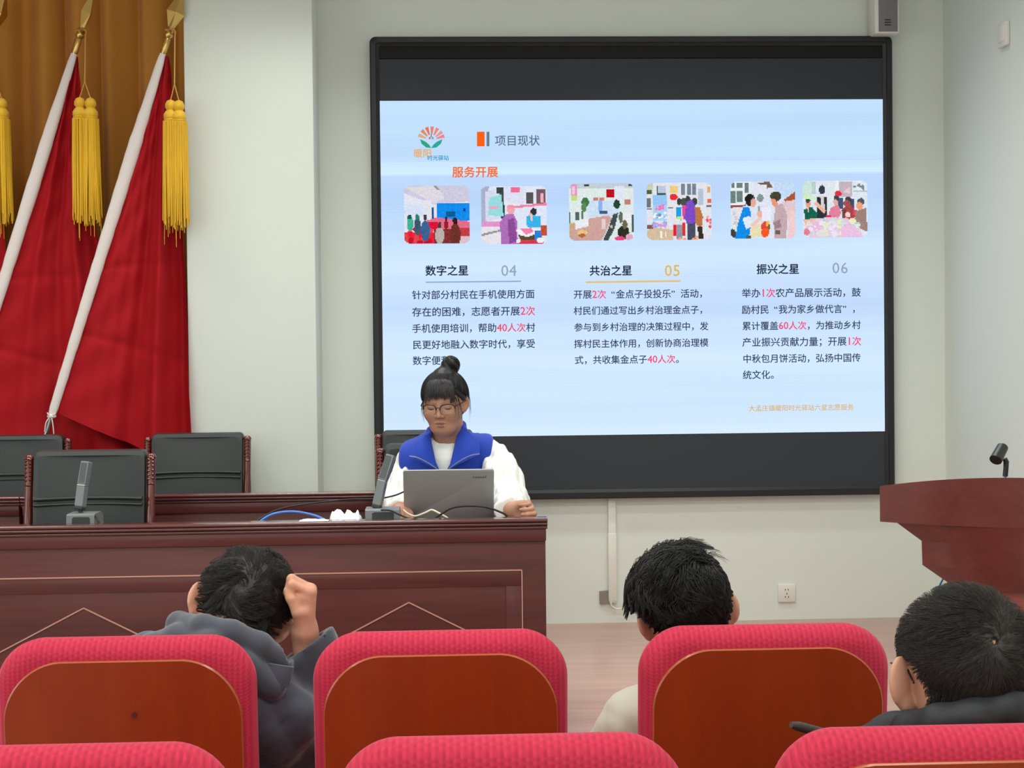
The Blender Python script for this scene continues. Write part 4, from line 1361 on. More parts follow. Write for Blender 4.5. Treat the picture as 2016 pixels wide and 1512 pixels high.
qd = cv.to_track_quat('Z', 'Y').to_matrix()
mb = MB()
prof_o, prof_i = [], []
rings = []
for i, u in enumerate((0, 0.02, 0.5, 0.98, 1.0)):
    ro = 0.0200 - 0.002 * u
    if i in (0, 4):
        ro -= 0.001
    rings.append([ca + cv * u + qd @ Vector((ro * 1.05 * cos(a), ro * sin(a), 0)) for a in [2 * pi * j / 22 for j in range(22)]])
inner = [[ca + cv * u + qd @ Vector((ri * cos(a), ri * sin(a), 0)) for a in [2 * pi * j / 22 for j in range(22)]] for u, ri in ((1.0, 0.0155), (0.1, 0.0165))]
mb.loft(rings + inner, cap0=True, cap1=True)
obj('clip', mb, M['black_plastic'], t, smooth=35)
pts = [at(x, y, 4.95) for x, y in ((1862, 1128), (1855, 1143), (1848, 1156), (1838, 1172), (1830, 1200), (1828, 1260))]
tag(obj('cable', MB().tube(spline(pts, 24), 0.003, 8), M['blue_cable']), 'thin blue cable hanging below the podium moulding', 'cable')


# ------------------------------------------------------------------ people: signed-distance modelling turned into continuous meshes
def V3(p):
    return np.array([p[0], p[1], p[2]], dtype=np.float32)


def ell(P, c, r, R=None):
    q = P - np.asarray(c, np.float32)
    if R is not None:
        q = q @ R
    r = np.asarray(r, np.float32)
    k0 = np.linalg.norm(q / r, axis=1)
    k1 = np.linalg.norm(q / (r * r), axis=1) + 1e-9
    return k0 * (k0 - 1.0) / k1


def cap(P, a, b, ra, rb=None):
    a = np.asarray(a, np.float32)
    ba = np.asarray(b, np.float32) - a
    pa = P - a
    t = np.clip((pa @ ba) / max(float(ba @ ba), 1e-9), 0, 1)
    rb = ra if rb is None else rb
    return np.linalg.norm(pa - t[:, None] * ba, axis=1) - (ra + (rb - ra) * t)


def smin(a, b, k):
    h = np.clip(0.5 + 0.5 * (b - a) / k, 0, 1)
    return b + (a - b) * h - k * h * (1 - h)


def smax(a, b, k):
    return -smin(-a, -b, k)


def chain(P, pts, rs, k=0.02):
    d = None
    for i in range(len(pts) - 1):
        e = cap(P, pts[i], pts[i + 1], rs[i], rs[i + 1])
        d = e if d is None else smin(d, e, k)
    return d


class Fold:
    """cloth folds: a few stretched sine waves"""

    def __init__(self, seed, amp, freq, n=5, stretch=(1, 1, 1)):
        g = np.random.default_rng(seed)
        self.k = (g.normal(0, 1, (n, 3)) * np.array(stretch) * freq).astype(np.float32)
        self.p = g.uniform(0, 6.28, n).astype(np.float32)
        self.a = amp / n

    def __call__(self, P):
        w = np.sin(P @ self.k.T + self.p)
        return self.a * (np.sum(1 - np.abs(w) * 1.6, axis=1))


def surf(f, lo, hi, h):
    """dual (surface-net) mesh of f = 0 inside the box"""
    s = 6
    lo = np.asarray(lo, np.float32)
    nb = np.maximum(1, np.ceil((np.asarray(hi, np.float32) - lo) / (h * s)).astype(int))
    n = nb * s
    gx, gy, gz = np.meshgrid(*[(np.arange(k) + 0.5) * s - 0.5 for k in nb], indexing='ij')
    bc = np.stack([gx, gy, gz], -1).reshape(-1, 3).astype(np.float32)
    dc = f(lo + bc * h)
    act = np.abs(dc) < s * h * 0.87 * 1.5 + 0.006
    D = np.repeat(np.repeat(np.repeat(np.where(dc < 0, -1., 1.).astype(np.float32).reshape(nb), s, 0), s, 1), s, 2)
    ai = np.argwhere(act.reshape(nb)) * s
    loc = np.stack(np.meshgrid(np.arange(s), np.arange(s), np.arange(s), indexing='ij'), -1).reshape(-1, 3)
    for c in range(0, len(ai), 900):
        I = (ai[c:c + 900, None, :] + loc[None]).reshape(-1, 3)
        D[I[:, 0], I[:, 1], I[:, 2]] = f(lo + I.astype(np.float32) * h)
    S = D < 0
    cnt = np.zeros(tuple(n - 1), np.int8)
    for i in (0, 1):
        for j in (0, 1):
            for k in (0, 1):
                cnt += S[i:n[0] - 1 + i, j:n[1] - 1 + j, k:n[2] - 1 + k]
    active = (cnt > 0) & (cnt < 8)
    idx = np.argwhere(active)
    if len(idx) == 0:
        return np.zeros((0, 3), np.float32), np.zeros((0, 4), np.int32)
    acc = np.zeros((len(idx), 3), np.float32)
    num = np.zeros(len(idx), np.float32)
    corners = [(i, j, k) for i in (0, 1) for j in (0, 1) for k in (0, 1)]
    vals = {c: D[idx[:, 0] + c[0], idx[:, 1] + c[1], idx[:, 2] + c[2]] for c in corners}
    for a in corners:
        for ax in range(3):
            if a[ax] == 0:
                b = list(a)
                b[ax] = 1
                b = tuple(b)
                da, db = vals[a], vals[b]
                m = (da < 0) != (db < 0)
                t = np.where(m, da / np.where(m, da - db, 1), 0)
                p = np.tile(np.array(a, np.float32), (len(idx), 1))
                p[:, ax] = t
                acc[m] += p[m]
                num[m] += 1
    V = lo + h * (idx + acc / num[:, None])
    ID = np.full(tuple(n - 1), -1, np.int32)
    ID[active] = np.arange(len(idx))
    Q = []
    for ax in range(3):
        u, v = (ax + 1) % 3, (ax + 2) % 3
        sl0 = [slice(0, n[0]), slice(0, n[1]), slice(0, n[2])]
        sl1 = list(sl0)
        sl0[ax] = slice(0, n[ax] - 1)
        sl1[ax] = slice(1, n[ax])
        A, B = S[tuple(sl0)], S[tuple(sl1)]
        E = np.argwhere(A != B)
        ok = (E[:, u] >= 1) & (E[:, v] >= 1) & (E[:, u] < n[u] - 1) & (E[:, v] < n[v] - 1)
        E = E[ok]
        flip = ~A[E[:, 0], E[:, 1], E[:, 2]]
        quad = []
        for du, dv in ((-1, -1), (0, -1), (0, 0), (-1, 0)):
            C = E.copy()
            C[:, u] += du
            C[:, v] += dv
            quad.append(ID[C[:, 0], C[:, 1], C[:, 2]])
        quad = np.stack(quad, 1)
        quad[flip] = quad[flip][:, ::-1]
        Q.append(quad)
    Q = np.concatenate(Q)
    Q = Q[(Q >= 0).all(1)]
    return V.astype(np.float32), Q.astype(np.int32)


def joinm(parts):
    V, F, o = [], [], 0
    for v, f in parts:
        V.append(v)
        F.append(f + o)
        o += len(v)
    return np.concatenate(V), np.concatenate(F)


EAR_Y = 0.010


def head_f(P, ears=True, ear=(.0775, .80, 1.08)):
    """head in its own space: face towards -y, z up, centre between the ears"""
    Q = P.copy()
    Q[:, 0] = np.abs(Q[:, 0])
    d = ell(P, (0, .014, .030), (.0765, .096, .086))
    d = smin(d, ell(P, (0, -.022, -.022), (.0655, .070, .074)), .03)
    d = smin(d, ell(P, (0, -.046, -.080), (.046, .042, .032)), .035)
    d = smin(d, ell(Q, (.038, -.056, -.020), (.030, .030, .028)), .025)
    d = smin(d, cap(Q, (0, -.083, .029), (.044, -.070, .028), .010, .008), .016)
    d = smax(d, -ell(Q, (.032, -.103, .009), (.019, .019, .011)), .012)
    d = smin(d, ell(Q, (.0315, -.0755, .0085), (.0155, .0145, .0125)), .004)
    d = smin(d, cap(P, (0, -.087, .018), (0, -.106, -.021), .0068, .0098), .010)
    d = smin(d, ell(Q, (.0125, -.0955, -.025), (.0082, .0100, .0078)), .005)
    d = smax(d, -ell(Q, (.0068, -.102, -.0335), (.0035, .005, .003)), .003)
    d = smin(d, ell(P, (0, -.0845, -.0525), (.0235, .0105, .0062)), .006)
    d = smin(d, ell(P, (0, -.0835, -.0645), (.0200, .0115, .0072)), .006)
    d = smax(d, -cap(P, (-.021, -.0945, -.0585), (.021, -.0945, -.0585), .0022), .003)
    d = smin(d, cap(P, (0, .020, -.05), (0, .040, -.19), .053, .056), .03)
    if ears:
        a = ear[1]
        E = (Q - np.array((ear[0], EAR_Y, -.002), np.float32)) / ear[2]
        x = E[:, 0] * cos(a) - E[:, 1] * sin(a)
        y = E[:, 0] * sin(a) + E[:, 1] * cos(a)
        z = E[:, 2]
        G = np.stack([x, y, z], 1)
        e = ell(G, (.002, .006, .004), (.0070, .0195, .0300))
        e = smin(e, ell(G, (.001, -.004, -.024), (.0065, .0105, .0110)), .008)
        e = smax(e, -ell(G, (.0100, .003, .005), (.0075, .0125, .0205)), .004)
        d = smin(d, e, .006)
    return d


def frame_of(c, yaw, nod, roll, s):
    R = (Matrix.Rotation(radians(roll), 3, 'Y') @ Matrix.Rotation(radians(yaw), 3, 'Z') @ Matrix.Rotation(radians(nod), 3, 'X'))
    R = np.array(R, dtype=np.float32)
    return V3(c), R, s


def to_local(P, fr):
    c, R, s = fr
    return ((P - c) @ R) / s


def to_world(p, fr):
    c, R, s = fr
    return np.asarray(p, np.float32) * s @ R.T + c


def head_mesh(fr, neck_to=None, h=0.0032, neck_r=.062, ear=(.0795, .80, 1.08)):
    def f(P):
        d = head_f(to_local(P, fr), ear=ear) * fr[2]
        if neck_to is not None:
            d = smin(d, cap(P, to_world((0, .028, -.09), fr), neck_to, .052 * fr[2], neck_r * fr[2]), .03)
        return d
    c = fr[0]
    r = 0.17 * fr[2]
    lo, hi = c - r, c + r
    if neck_to is not None:
        lo = np.minimum(lo, V3(neck_to) - 0.08)
        hi = np.maximum(hi, V3(neck_to) + 0.08)
    return surf(f, lo, hi, h), f


def hand_parts(w, d, n, s, curls, thumb, side=1, fill=False):
    """capsules of a hand: wrist w, direction d along the hand, palm facing n; side=+1 puts the thumb at d x n"""
    w, d, n = Vector(w), Vector(d).normalized(), Vector(n)
    n = (n - d * n.dot(d)).normalized()
    x = d.cross(n) * side
    L = lambda a, b, c: V3(w + x * a * s + d * b * s + n * c * s)
    palm, fing = [], []
    bases = [(.030, .088), (.010, .092), (-.010, .088), (-.028, .079)]
    for bx, by in bases:
        palm.append((L(bx * 0.55, .005, 0), L(bx, by, 0), .0165 * s, .0125 * s))
    palm.append((L(.012, .02, .004), L(.030, .045, .010), .018 * s, .014 * s))
    palm.append((L(-.016, .02, .004), L(-.026, .05, .006), .016 * s, .013 * s))
    if fill:
        palm.append((L(.024, .074, .017), L(-.022, .068, .017), .015 * s, .014 * s))
    segs = [(.041, .025, .021), (.045, .029, .022), (.041, .027, .021), (.032, .020, .019)]
    rad = [.0098, .0100, .0094, .0084]
    for (bx, by), sg, r, cu in zip(bases, segs, rad, curls):
        a = 0.0
        p = (bx, by, 0.0)
        ch = [L(*p)]
        for l, da in zip(sg, cu):
            a += radians(da)
            p = (p[0] * (1 - 0.02), p[1] + l * cos(a), p[2] + l * sin(a))
            ch.append(L(*p))
        fing.append((ch, [r * s * 1.08, r * s, r * s * 0.93, r * s * 0.84]))
    tb = [L(*q) for q in thumb]
    fing.append((tb, [.0150 * s, .0115 * s, .0105 * s, .0090 * s][:len(tb)]))
    return palm, fing


def hand_mesh(w, d, n, s, curls, thumb, forearm, side=1, h=0.0022, fill=False):
    palm, fing = hand_parts(w, d, n, s, curls, thumb, side, fill)
    fa, fb, fr_ = V3(forearm), V3(w), .030 * s

    def f(P):
        o = None
        for a, b, ra, rb in palm:
            e = cap(P, a, b, ra, rb)
            o = e if o is None else smin(o, e, .012)
        Q = P
        o = smin(o, cap(Q, fa, fb, .036 * s, .0265 * s), .02)
        for ch, rs in fing:
            o = smin(o, chain(P, ch, rs, .004), .0055)
        return o
    pts = np.array([p for ch, _ in fing for p in ch] + [fa, fb])
    return surf(f, pts.min(0) - .045, pts.max(0) + .045, h)


def hair_region(p):
    """< 0 where hair grows, in head space"""
    line = (.070 - .86 * (p[:, 1] + .09)) - p[:, 2]
    line = np.maximum(line, -.092 - p[:, 2])
    q = p.copy()
    q[:, 0] = np.abs(q[:, 0])
    ear = .034 - np.linalg.norm(q - np.array((.078, EAR_Y, -.004), np.float32), axis=1)
    return smax(line, ear, .012)


def skull(P):
    d = ell(P, (0, .014, .030), (.0765, .096, .086))
    d = smin(d, ell(P, (0, -.022, -.022), (.0655, .070, .074)), .03)
    return smin(d, cap(P, (0, .020, -.05), (0, .040, -.19), .053, .056), .03)


def hair_roots(n, seed, region, f=skull):
    g = np.random.default_rng(seed)
    d = g.normal(0, 1, (n * 3, 3)).astype(np.float32)
    d /= np.linalg.norm(d, axis=1)[:, None]
    p = np.array((0, .014, .02), np.float32) + d * .07
    for _ in range(12):
        p = p - d * (f(p))[:, None] * 0.9
    return p[region(p) < 0][:n]


def grad(f, P, e=.002):
    g = np.stack([f(P + np.array(v, np.float32) * e) - f(P - np.array(v, np.float32) * e) for v in ((1, 0, 0), (0, 1, 0), (0, 0, 1))], 1)
    return g / (np.linalg.norm(g, axis=1)[:, None] + 1e-9)


def grow(roots, field, nseg, seg, lift, f=skull):
    """strand points (S+1, N, 3); field(P, N, k) gives the wanted direction, lift(k) the height above the skull"""
    P = roots.copy()
    out = [P.copy()]
    seg = np.asarray(seg, np.float32)
    for k in range(nseg):
        N = grad(f, P)
        d = field(P, N, k)
        d = d - N * np.sum(d * N, 1)[:, None]
        d /= (np.linalg.norm(d, axis=1)[:, None] + 1e-9)
        P = P + d * (seg[:, None] if seg.ndim else seg)
        P = P - N * (f(P) - lift(k + 1))[:, None]
        out.append(P.copy())
    return np.stack(out)


def strands(paths, r, fr, taper=0.25):
    """three-sided tapering tubes along paths (S, N, 3) in head space -> world mesh"""
    S, n, _ = paths.shape
    W = np.stack([to_world(paths[i], fr) for i in range(S)])
    T = np.gradient(W, axis=0)
    T /= (np.linalg.norm(T, axis=2)[..., None] + 1e-9)
    out = W - fr[0]
    A = np.cross(T, out)
    A /= (np.linalg.norm(A, axis=2)[..., None] + 1e-9)
    B = np.cross(A, T)
    rr = (np.asarray(r) * (1 - (1 - taper) * np.linspace(0, 1, S) ** 1.5))[:, None, None]
    V = np.stack([W + rr * (A * cos(a) + B * sin(a)) for a in (pi / 2, pi / 2 + 2.094, pi / 2 + 4.189)], 2)   # S, n, 3, 3
    V = V.transpose(1, 0, 2, 3).reshape(-1, 3)
    base = (np.arange(n) * S * 3)[:, None, None]
    k = (np.arange(S - 1) * 3)[None, :, None]
    j = np.arange(3)[None, None, :]
    j2 = (j + 1) % 3
    F = np.stack([base + k + j, base + k + j2, base + k + 3 + j2, base + k + 3 + j], -1).reshape(-1, 4)
    return V.astype(np.float32), F.astype(np.int32)


def clump(paths, n_guides, amount, seed):
    """draw every strand towards the nearest of a few guide strands, more towards its tip"""
    g = np.random.default_rng(seed)
    N = paths.shape[1]
    gi = g.choice(N, min(n_guides, N), replace=False)
    R0 = paths[0]
    near = np.empty(N, np.int64)
    for c in range(0, N, 1000):
        d = np.linalg.norm(R0[c:c + 1000, None, :] - R0[gi][None], axis=2)
        near[c:c + 1000] = gi[np.argmin(d, 1)]
    t = np.linspace(0, 1, paths.shape[0])[:, None, None] ** 1.2
    return paths + (paths[:, near] - paths) * t * amount


def hair_cap(fr, region, thick, hole=None, h=0.004):
    def f(P):
        p = to_local(P, fr)
        d = skull(p) - thick(p)
        d = smax(d, region(p), .010)
        if hole is not None:
            d = smax(d, hole(p), .004)
        return d * fr[2]
    return surf(f, fr[0] - .19 * fr[2], fr[0] + .19 * fr[2], h)


M['skin'] = mat('skin', (196, 146, 120), 0.5, spec=0.35, noise=(25, 0.06, (1, 1, 1)), bump=(240, 0.06, 0.0006))
_b = M['skin'].node_tree.nodes['Principled BSDF']
_b.inputs['Subsurface Weight'].default_value = 0.12
_b.inputs['Subsurface Radius'].default_value = (0.010, 0.004, 0.002)
M['skin_hand'] = mat('skin_ruddy', (204, 148, 122), 0.5, spec=0.35, noise=(40, 0.10, (1, 1, 1)), bump=(160, 0.2, 0.0012))
M['skin_woman'] = mat('skin_woman', (180, 131, 107), 0.48, spec=0.4, noise=(25, 0.06, (1, 1, 1)), bump=(240, 0.06, 0.0006))
M['lips'] = mat('lips', (140, 84, 76), 0.42)
M['hair'] = mat('black_hair', (22, 21, 20), 0.40, spec=0.4)
M['hair_brown'] = mat('brown_black_hair', (38, 34, 30), 0.48, spec=0.4)
M['hair_grey'] = mat('dark_grey_brown_hair', (50, 46, 41), 0.5, spec=0.4)
M['vest'] = mat('royal_blue_vest', (26, 62, 172), 0.7, spec=0.3, sheen=0.15, bump=(500, 0.15, 0.0006))
M['shirt'] = mat('white_shirt', (232, 232, 228), 0.8, spec=0.2, bump=(500, 0.1, 0.0005))
M['zip'] = mat('grey_zip', (120, 130, 160), 0.4)
M['jacket_grey'] = mat('slate_grey_jacket', (70, 74, 84), 0.9, spec=0.2, sheen=0.35, bump=(900, 0.2, 0.0006))
M['jacket_navy'] = mat('dark_navy_cloth', (34, 36, 44), 0.85, spec=0.2, sheen=0.1)
M['jacket_cream'] = mat('cream_jacket', (206, 204, 188), 0.85, spec=0.2, bump=(500, 0.1, 0.0006))
M['jacket_black'] = mat('black_jacket', (34, 36, 40), 0.6, spec=0.4, bump=(300, 0.1, 0.0006))
M['trousers'] = mat('dark_trousers', (40, 42, 50), 0.85)
M['rod'] = mat('dark_brown_rod', (58, 54, 48), 0.6)
M['shoe'] = mat('black_shoe', (22, 22, 24), 0.4)
M['glasses_frame'] = mat('dark_glasses_frame', (26, 22, 22), 0.3)
M['glasses_rim'] = mat('gold_glasses_rim', (190, 160, 120), 0.25, metal=1.0)
M['lens'] = bpy.data.materials.new('spectacle_lens')
_nt, _N, _L, _b = nodes_of(M['lens'])
_N.remove(_b)
_t1, _t2, _t3 = _N.new('ShaderNodeBsdfTransparent'), _N.new('ShaderNodeBsdfGlossy'), _N.new('ShaderNodeMixShader')
_t2.inputs['Roughness'].default_value = 0.03
_t3.inputs[0].default_value = 0.04
_L.new(_t1.outputs[0], _t3.inputs[1])
_L.new(_t2.outputs[0], _t3.inputs[2])
_L.new(_t3.outputs[0], _N['Material Output'].inputs[0])


def glasses(fr, parent, y_face=-.106, zc=.004, up_m='glasses_frame', low_m='glasses_rim'):
    W = lambda p: Vector([float(v) for v in to_world(p, fr)])
    out = []
    top, low, lens = MB(), MB(), MB()
    for s in (-1, 1):
        pts = []
        for i in range(33):
            a = 2 * pi * i / 32
            ex, ez = abs(cos(a)) ** 0.7 * (1 if cos(a) > 0 else -1), abs(sin(a)) ** 0.75 * (1 if sin(a) > 0 else -1)
            x = s * (.034 + .0265 * ex)
            pts.append((x, y_face + 5.5 * x * x, zc + .0200 * ez))
        wp = [W(p) for p in pts]
        low.tube(wp[16:33], 0.0011, 6)
        top.tube(wp[0:17], 0.0021, 8)
        lens.add(wp[:-1], [tuple(range(32))])
        top.tube([W((s * .0605, y_face + .020, zc + .009)), W((s * .072, y_face + .030, zc + .012)), W((s * .080, -.03, zc + .010)), W((s * .0815, .012, zc + .008)), W((s * .079, .030, zc - .010))], 0.0017, 8)
    top.tube(spline([W((-.0085, y_face + .001, zc + .006)), W((0, y_face - .001, zc + .0095)), W((.0085, y_face + .001, zc + .006))], 8), 0.0016, 8)
    g = obj('glasses', top, M[up_m], parent)
    obj('lower_rim', low, M[low_m], g)
    obj('lens', lens, M['lens'], g, smooth=0)
    return g


def trousers(parent, hip_l, hip_r, knee_l, knee_r, foot_l, foot_r, m='trousers'):
    def f(P):
        d = cap(P, hip_l, hip_r, .105)
        for a, b, c in ((hip_l, knee_l, foot_l), (hip_r, knee_r, foot_r)):
            d = smin(d, cap(P, a, b, .088, .062), .04)
            d = smin(d, cap(P, b, c, .062, .046), .03)
        return d
    pts = np.array([hip_l, hip_r, knee_l, knee_r, foot_l, foot_r])
    V, F = surf(f, pts.min(0) - .13, pts.max(0) + .13, .013)
    np_obj('trousers', V, F, M[m], parent)
    sgn = 1 if knee_l[1] > hip_l[1] else -1
    for ft in (foot_l, foot_r):
        zf = ft[2] - 0.045 - 0.05
        obj('shoe', MB().ball((ft[0], ft[1] + sgn * 0.05, zf + 0.05), (0.045, 0.13, 0.05), 14), M['shoe'], parent)


def patch(p00, p10, p01, p11, bulge, thick, n=14, edge=0.0):
    """thin curved cloth flap between four corners, bulging towards the hall"""
    a, b, c, d = Vector(p00), Vector(p10), Vector(p01), Vector(p11)

    def fn(u, v):
        p = (a * (1 - u) + b * u) * (1 - v) + (c * (1 - u) + d * u) * v
        return p + Vector((0, -bulge * sin(pi * min(1, u * 0.9 + 0.1)) * (0.6 + 0.4 * sin(pi * v)), 0))
    mb = MB()
    mb.grid(fn, n, n)
    k = len(mb.v)
    mb.v += [(p[0], p[1] + thick, p[2]) for p in mb.v]
    nf = list(mb.f)
    for f in nf:
        mb.f.append(tuple(i + k for i in reversed(f)))
    rim = [i for i in range(n)] + [j * n + n - 1 for j in range(1, n)] + [(n - 1) * n + i for i in range(n - 2, -1, -1)] + [j * n for j in range(n - 2, 0, -1)]
    for i in range(len(rim)):
        q, w = rim[i], rim[(i + 1) % len(rim)]
        mb.f.append((w, q, q + k, w + k))
    mb.mi = [0] * len(mb.f)
    mb.col = [None] * len(mb.f)
    return mb


# ------------------------------------------------------------------ the woman at the rostrum
WY = 5.74
woman = thing('person', 'woman in blue vest and white shirt speaking at the laptop, hair in a top bun', 'person', (at(878, 900, WY).x, WY, STAGE_Z + 0.46))
WF = frame_of(at(875, 796, 5.65), -13, 11, -1, 0.97)
neck = V3(at(880, 905, 5.775))
(hv, hf), wf_head = head_mesh(WF, neck, 0.0026, .046, (.0755, .60, .95))
SH_R, SH_L = V3(at(813, 907, 5.74)), V3(at(953, 893, 5.74))
EL_R, EL_L = V3(at(776, 985, 5.66)), V3(at(1003, 984, 5.58))
WR_R, WR_L = V3(at(788, 1004, 5.42)), V3(at(1004, 1005, 5.28))


def w_torso(P, g):
    d = ell(P, at(878, 985, 5.75), (.165 + g, .115 + g, .26 + g))
    d = smin(d, cap(P, SH_R, SH_L, .060 + g), .05)
    d = smin(d, cap(P, at(880, 872, 5.715), at(879, 902, 5.715), .060 + g, .080 + g), .04)
    return d


body_v = [(hv, hf)]
core = surf(lambda P: smin(w_torso(P, -.02), cap(P, (neck[0], WY + .01, STAGE_Z + .55), (neck[0], WY + .02, STAGE_Z + .75), .12), .05),
            (neck[0] - .3, 5.5, STAGE_Z + .42), (neck[0] + .3, 6.0, 1.28), .012)
body_v.append(core)
hd_l = hand_mesh(WR_L, (1, -.30, .06), (-.25, -.95, -.10), .86, [(62, 82, 40), (66, 84, 42), (70, 84, 42), (72, 82, 42)],
                 [(.016, .018, .006), (.040, .045, .020), (.036, .075, .034), (.022, .088, .040)], Vector(EL_L).lerp(Vector(WR_L), 0.6), side=1)
hd_r = hand_mesh(Vector(WR_R) + Vector((0, -.02, 0.006)), (.22, -.95, -.16), (0, -.1, -1), .86, [(14, 24, 16), (12, 26, 18), (14, 26, 18), (18, 26, 18)],
                 [(.016, .016, .004), (.042, .042, .008), (.052, .066, .010), (.054, .086, .012)], Vector(EL_R).lerp(Vector(WR_R), 0.6), side=-1)
body_v += [hd_l, hd_r]
V, F = joinm(body_v)
ctr = V[F].mean(1)
pl = to_local(ctr, WF)
lip = (np.minimum(ell(pl, (0, -.0865, -.0530), (.0205, .0125, .0058)), ell(pl, (0, -.0855, -.0640), (.0170, .0135, .0066))) < 0) & (pl[:, 1] < -.088)
np_obj('body', V, F, [M['skin_woman'], M['lips']], woman, lip.astype(np.int32))

fold_w = Fold(3, .024, 26, 6, (1, 1, .9))


def f_shirt(P):
    d = w_torso(P, 0.0)
    s = chain(P, [SH_R, EL_R, WR_R], [.050, .046, .038], .03)
    s = smin(s, chain(P, [SH_L + np.array((.036, 0, -.012), np.float32), V3(Vector(SH_L) + Vector((.02, 0, 0))) if False else V3(Vector(SH_L).lerp(Vector(EL_L), .5) + Vector((.014, 0, .004))), EL_L, WR_L], [.052, .062, .062, .046], .03), .02)
    s = s + fold_w(P) - .004
    d = smin(d, s, .02)
    d = smax(d, -cap(P, to_world((0, .02, -.06), WF), at(878, 859, 5.70), .054, .049), .006)
    d = smax(d, STAGE_Z + .50 - P[:, 2], .01)
    # open cuffs
    for w_, e_, l_ in ((WR_R, EL_R, .0), (WR_L, EL_L, .0)):
        ax = (w_ - e_) / np.linalg.norm(w_ - e_)
        d = smax(d, np.where(np.linalg.norm(P - w_, axis=1) < .13, (P - w_) @ ax - l_, -1), .004)
    return d


V, F = surf(f_shirt, (neck[0] - .36, 5.1, STAGE_Z + .46), (neck[0] + .36, 6.0, 1.30), .0058)
np_obj('shirt', V, F, M['shirt'], woman)
XV = at(871, 900, 5.62).x
ZV = at(871, 938, 5.6).z
fold_v = Fold(9, .006, 22, 5, (1, 1, .5))
collar_px = [(846, 858, 5.67), (849, 848, 5.70), (862, 842, 5.79), (880, 838, 5.82), (897, 836, 5.79), (908, 838, 5.70), (914, 848, 5.66)]
collar_pts = [V3(at(*q)) for q in collar_px]


def f_vest(P):
    d = w_torso(P, .014) + fold_v(P) * .6 - .002
    xr_ = SH_R[0] - .056 + (P[:, 2] - SH_R[2]) * .10
    xl_ = SH_L[0] + .030 + (P[:, 2] - SH_L[2]) * .12
    d = smax(d, xr_ - P[:, 0], .022)
    d = smax(d, P[:, 0] - xl_, .022)
    wdt = np.clip((P[:, 2] - ZV) * .50, 0, .07) + .003
    V_ = np.maximum(np.abs(P[:, 0] - XV - (P[:, 2] - ZV) * .08) - wdt, P[:, 1] - 5.735)
    d = smax(d, -V_, .006)
    c = chain(P, collar_pts, [.012, .016, .018, .018, .018, .018, .013], .01)
    d = smin(d, c, .014)
    d = smax(d, STAGE_Z + .50 - P[:, 2], .01)
    d = smax(d, -cap(P, to_world((0, .02, -.04), WF), at(880, 878, 5.71), .057, .060), .006)
    return d


V, F = surf(f_vest, (neck[0] - .26, 5.5, STAGE_Z + .46), (neck[0] + .26, 6.0, 1.30), .0055)
vest = np_obj('vest', V, F, M['vest'], woman)
obj('collar_flap', patch(at(846, 852, 5.655), at(815, 874, 5.625), at(861, 924, 5.600), at(806, 898, 5.605), .022, .008), M['vest'], vest, smooth=60)
obj('collar_flap', patch(at(905, 834, 5.675), at(944, 868, 5.630), at(884, 923, 5.600), at(944, 894, 5.605), .024, .008), M['vest'], vest, smooth=60)
mb = MB()
mb.tube(spline([at(806, 898, 5.594), at(822, 901, 5.578), at(842, 911, 5.58), at(861, 924, 5.592)], 14), .0022, 6)
mb.tube(spline([at(944, 894, 5.594), at(926, 897, 5.576), at(905, 908, 5.578), at(884, 923, 5.592)], 14), .0022, 6)
obj('zip', mb, M['zip'], vest)

# her hair: swept up into a bun, with a fringe and loose side strands
BUN = V3(at(887, 719, 5.655))
bun_l = to_local(BUN[None], WF)[0]


def w_region(p):
    line = (.083 - .98 * (p[:, 1] + .085)) - p[:, 2]
    line = np.maximum(line, -.075 - p[:, 2])
    q = p.copy()
    q[:, 0] = np.abs(q[:, 0])
    ear = .030 - np.linalg.norm(q - np.array((.078, EAR_Y - .002, -.010), np.float32), axis=1)
    return smax(line, ear, .012)


def hair_w(P):
    p = to_local(P, WF)
    d = smax(skull(p) - .012, w_region(p), .010)
    d = d * WF[2]
    d = smin(d, cap(P, to_world((.002, .02, .110), WF), BUN, .030, .020), .035)
    r = np.linalg.norm(P - BUN, axis=1)
    q = (P - BUN) / .034
    an = np.arctan2(q[:, 1], q[:, 0])
    d = smin(d, r - .034 - .0025 * np.sin(an * 5 + q[:, 2] * 5), .008)
    return d


hw = [surf(hair_w, WF[0] - .2, WF[0] + np.array((.2, .2, .23)), .0038)]
roots = hair_roots(5200, 21, lambda p: w_region(p) + .002)
tgt = np.array((bun_l[0] * .6, .035, .128), np.float32)
hw.append(strands(grow(roots, lambda P, N, k: tgt - P, 6, .011, lambda k: .0125 + .0008 * k), .0007, WF))
# fringe
g = np.random.default_rng(4)
n = 420
fx = g.uniform(-.060, .052, n)
rt = np.stack([fx * .72 + .004, -.052 + .25 * fx ** 2 / .06 * .3 + g.uniform(-.004, .010, n), np.full(n, .112)], 1).astype(np.float32)
for _ in range(6):
    rt -= grad(skull, rt) * (skull(rt) - .010)[:, None]
ln = g.uniform(.0085, .0118, n) * np.where(np.abs(fx) > .04, 1.15, 1.0)
sp_ = np.stack([fx * 3.4, np.full(n, -.4), np.full(n, -1.0)], 1).astype(np.float32)
wob = g.normal(0, .10, (n, 1)).astype(np.float32)


def fringe_field(P, N, k):
    return np.concatenate([sp_[:, :1] * .35 + wob, np.full((n, 1), -.25), np.full((n, 1), -1.0)], 1).astype(np.float32)


hw.append(strands(clump(grow(rt, fringe_field, 8, ln, lambda k: .0125 + .002 * min(k, 3)), 60, .7, 5), .0013, WF, .3))
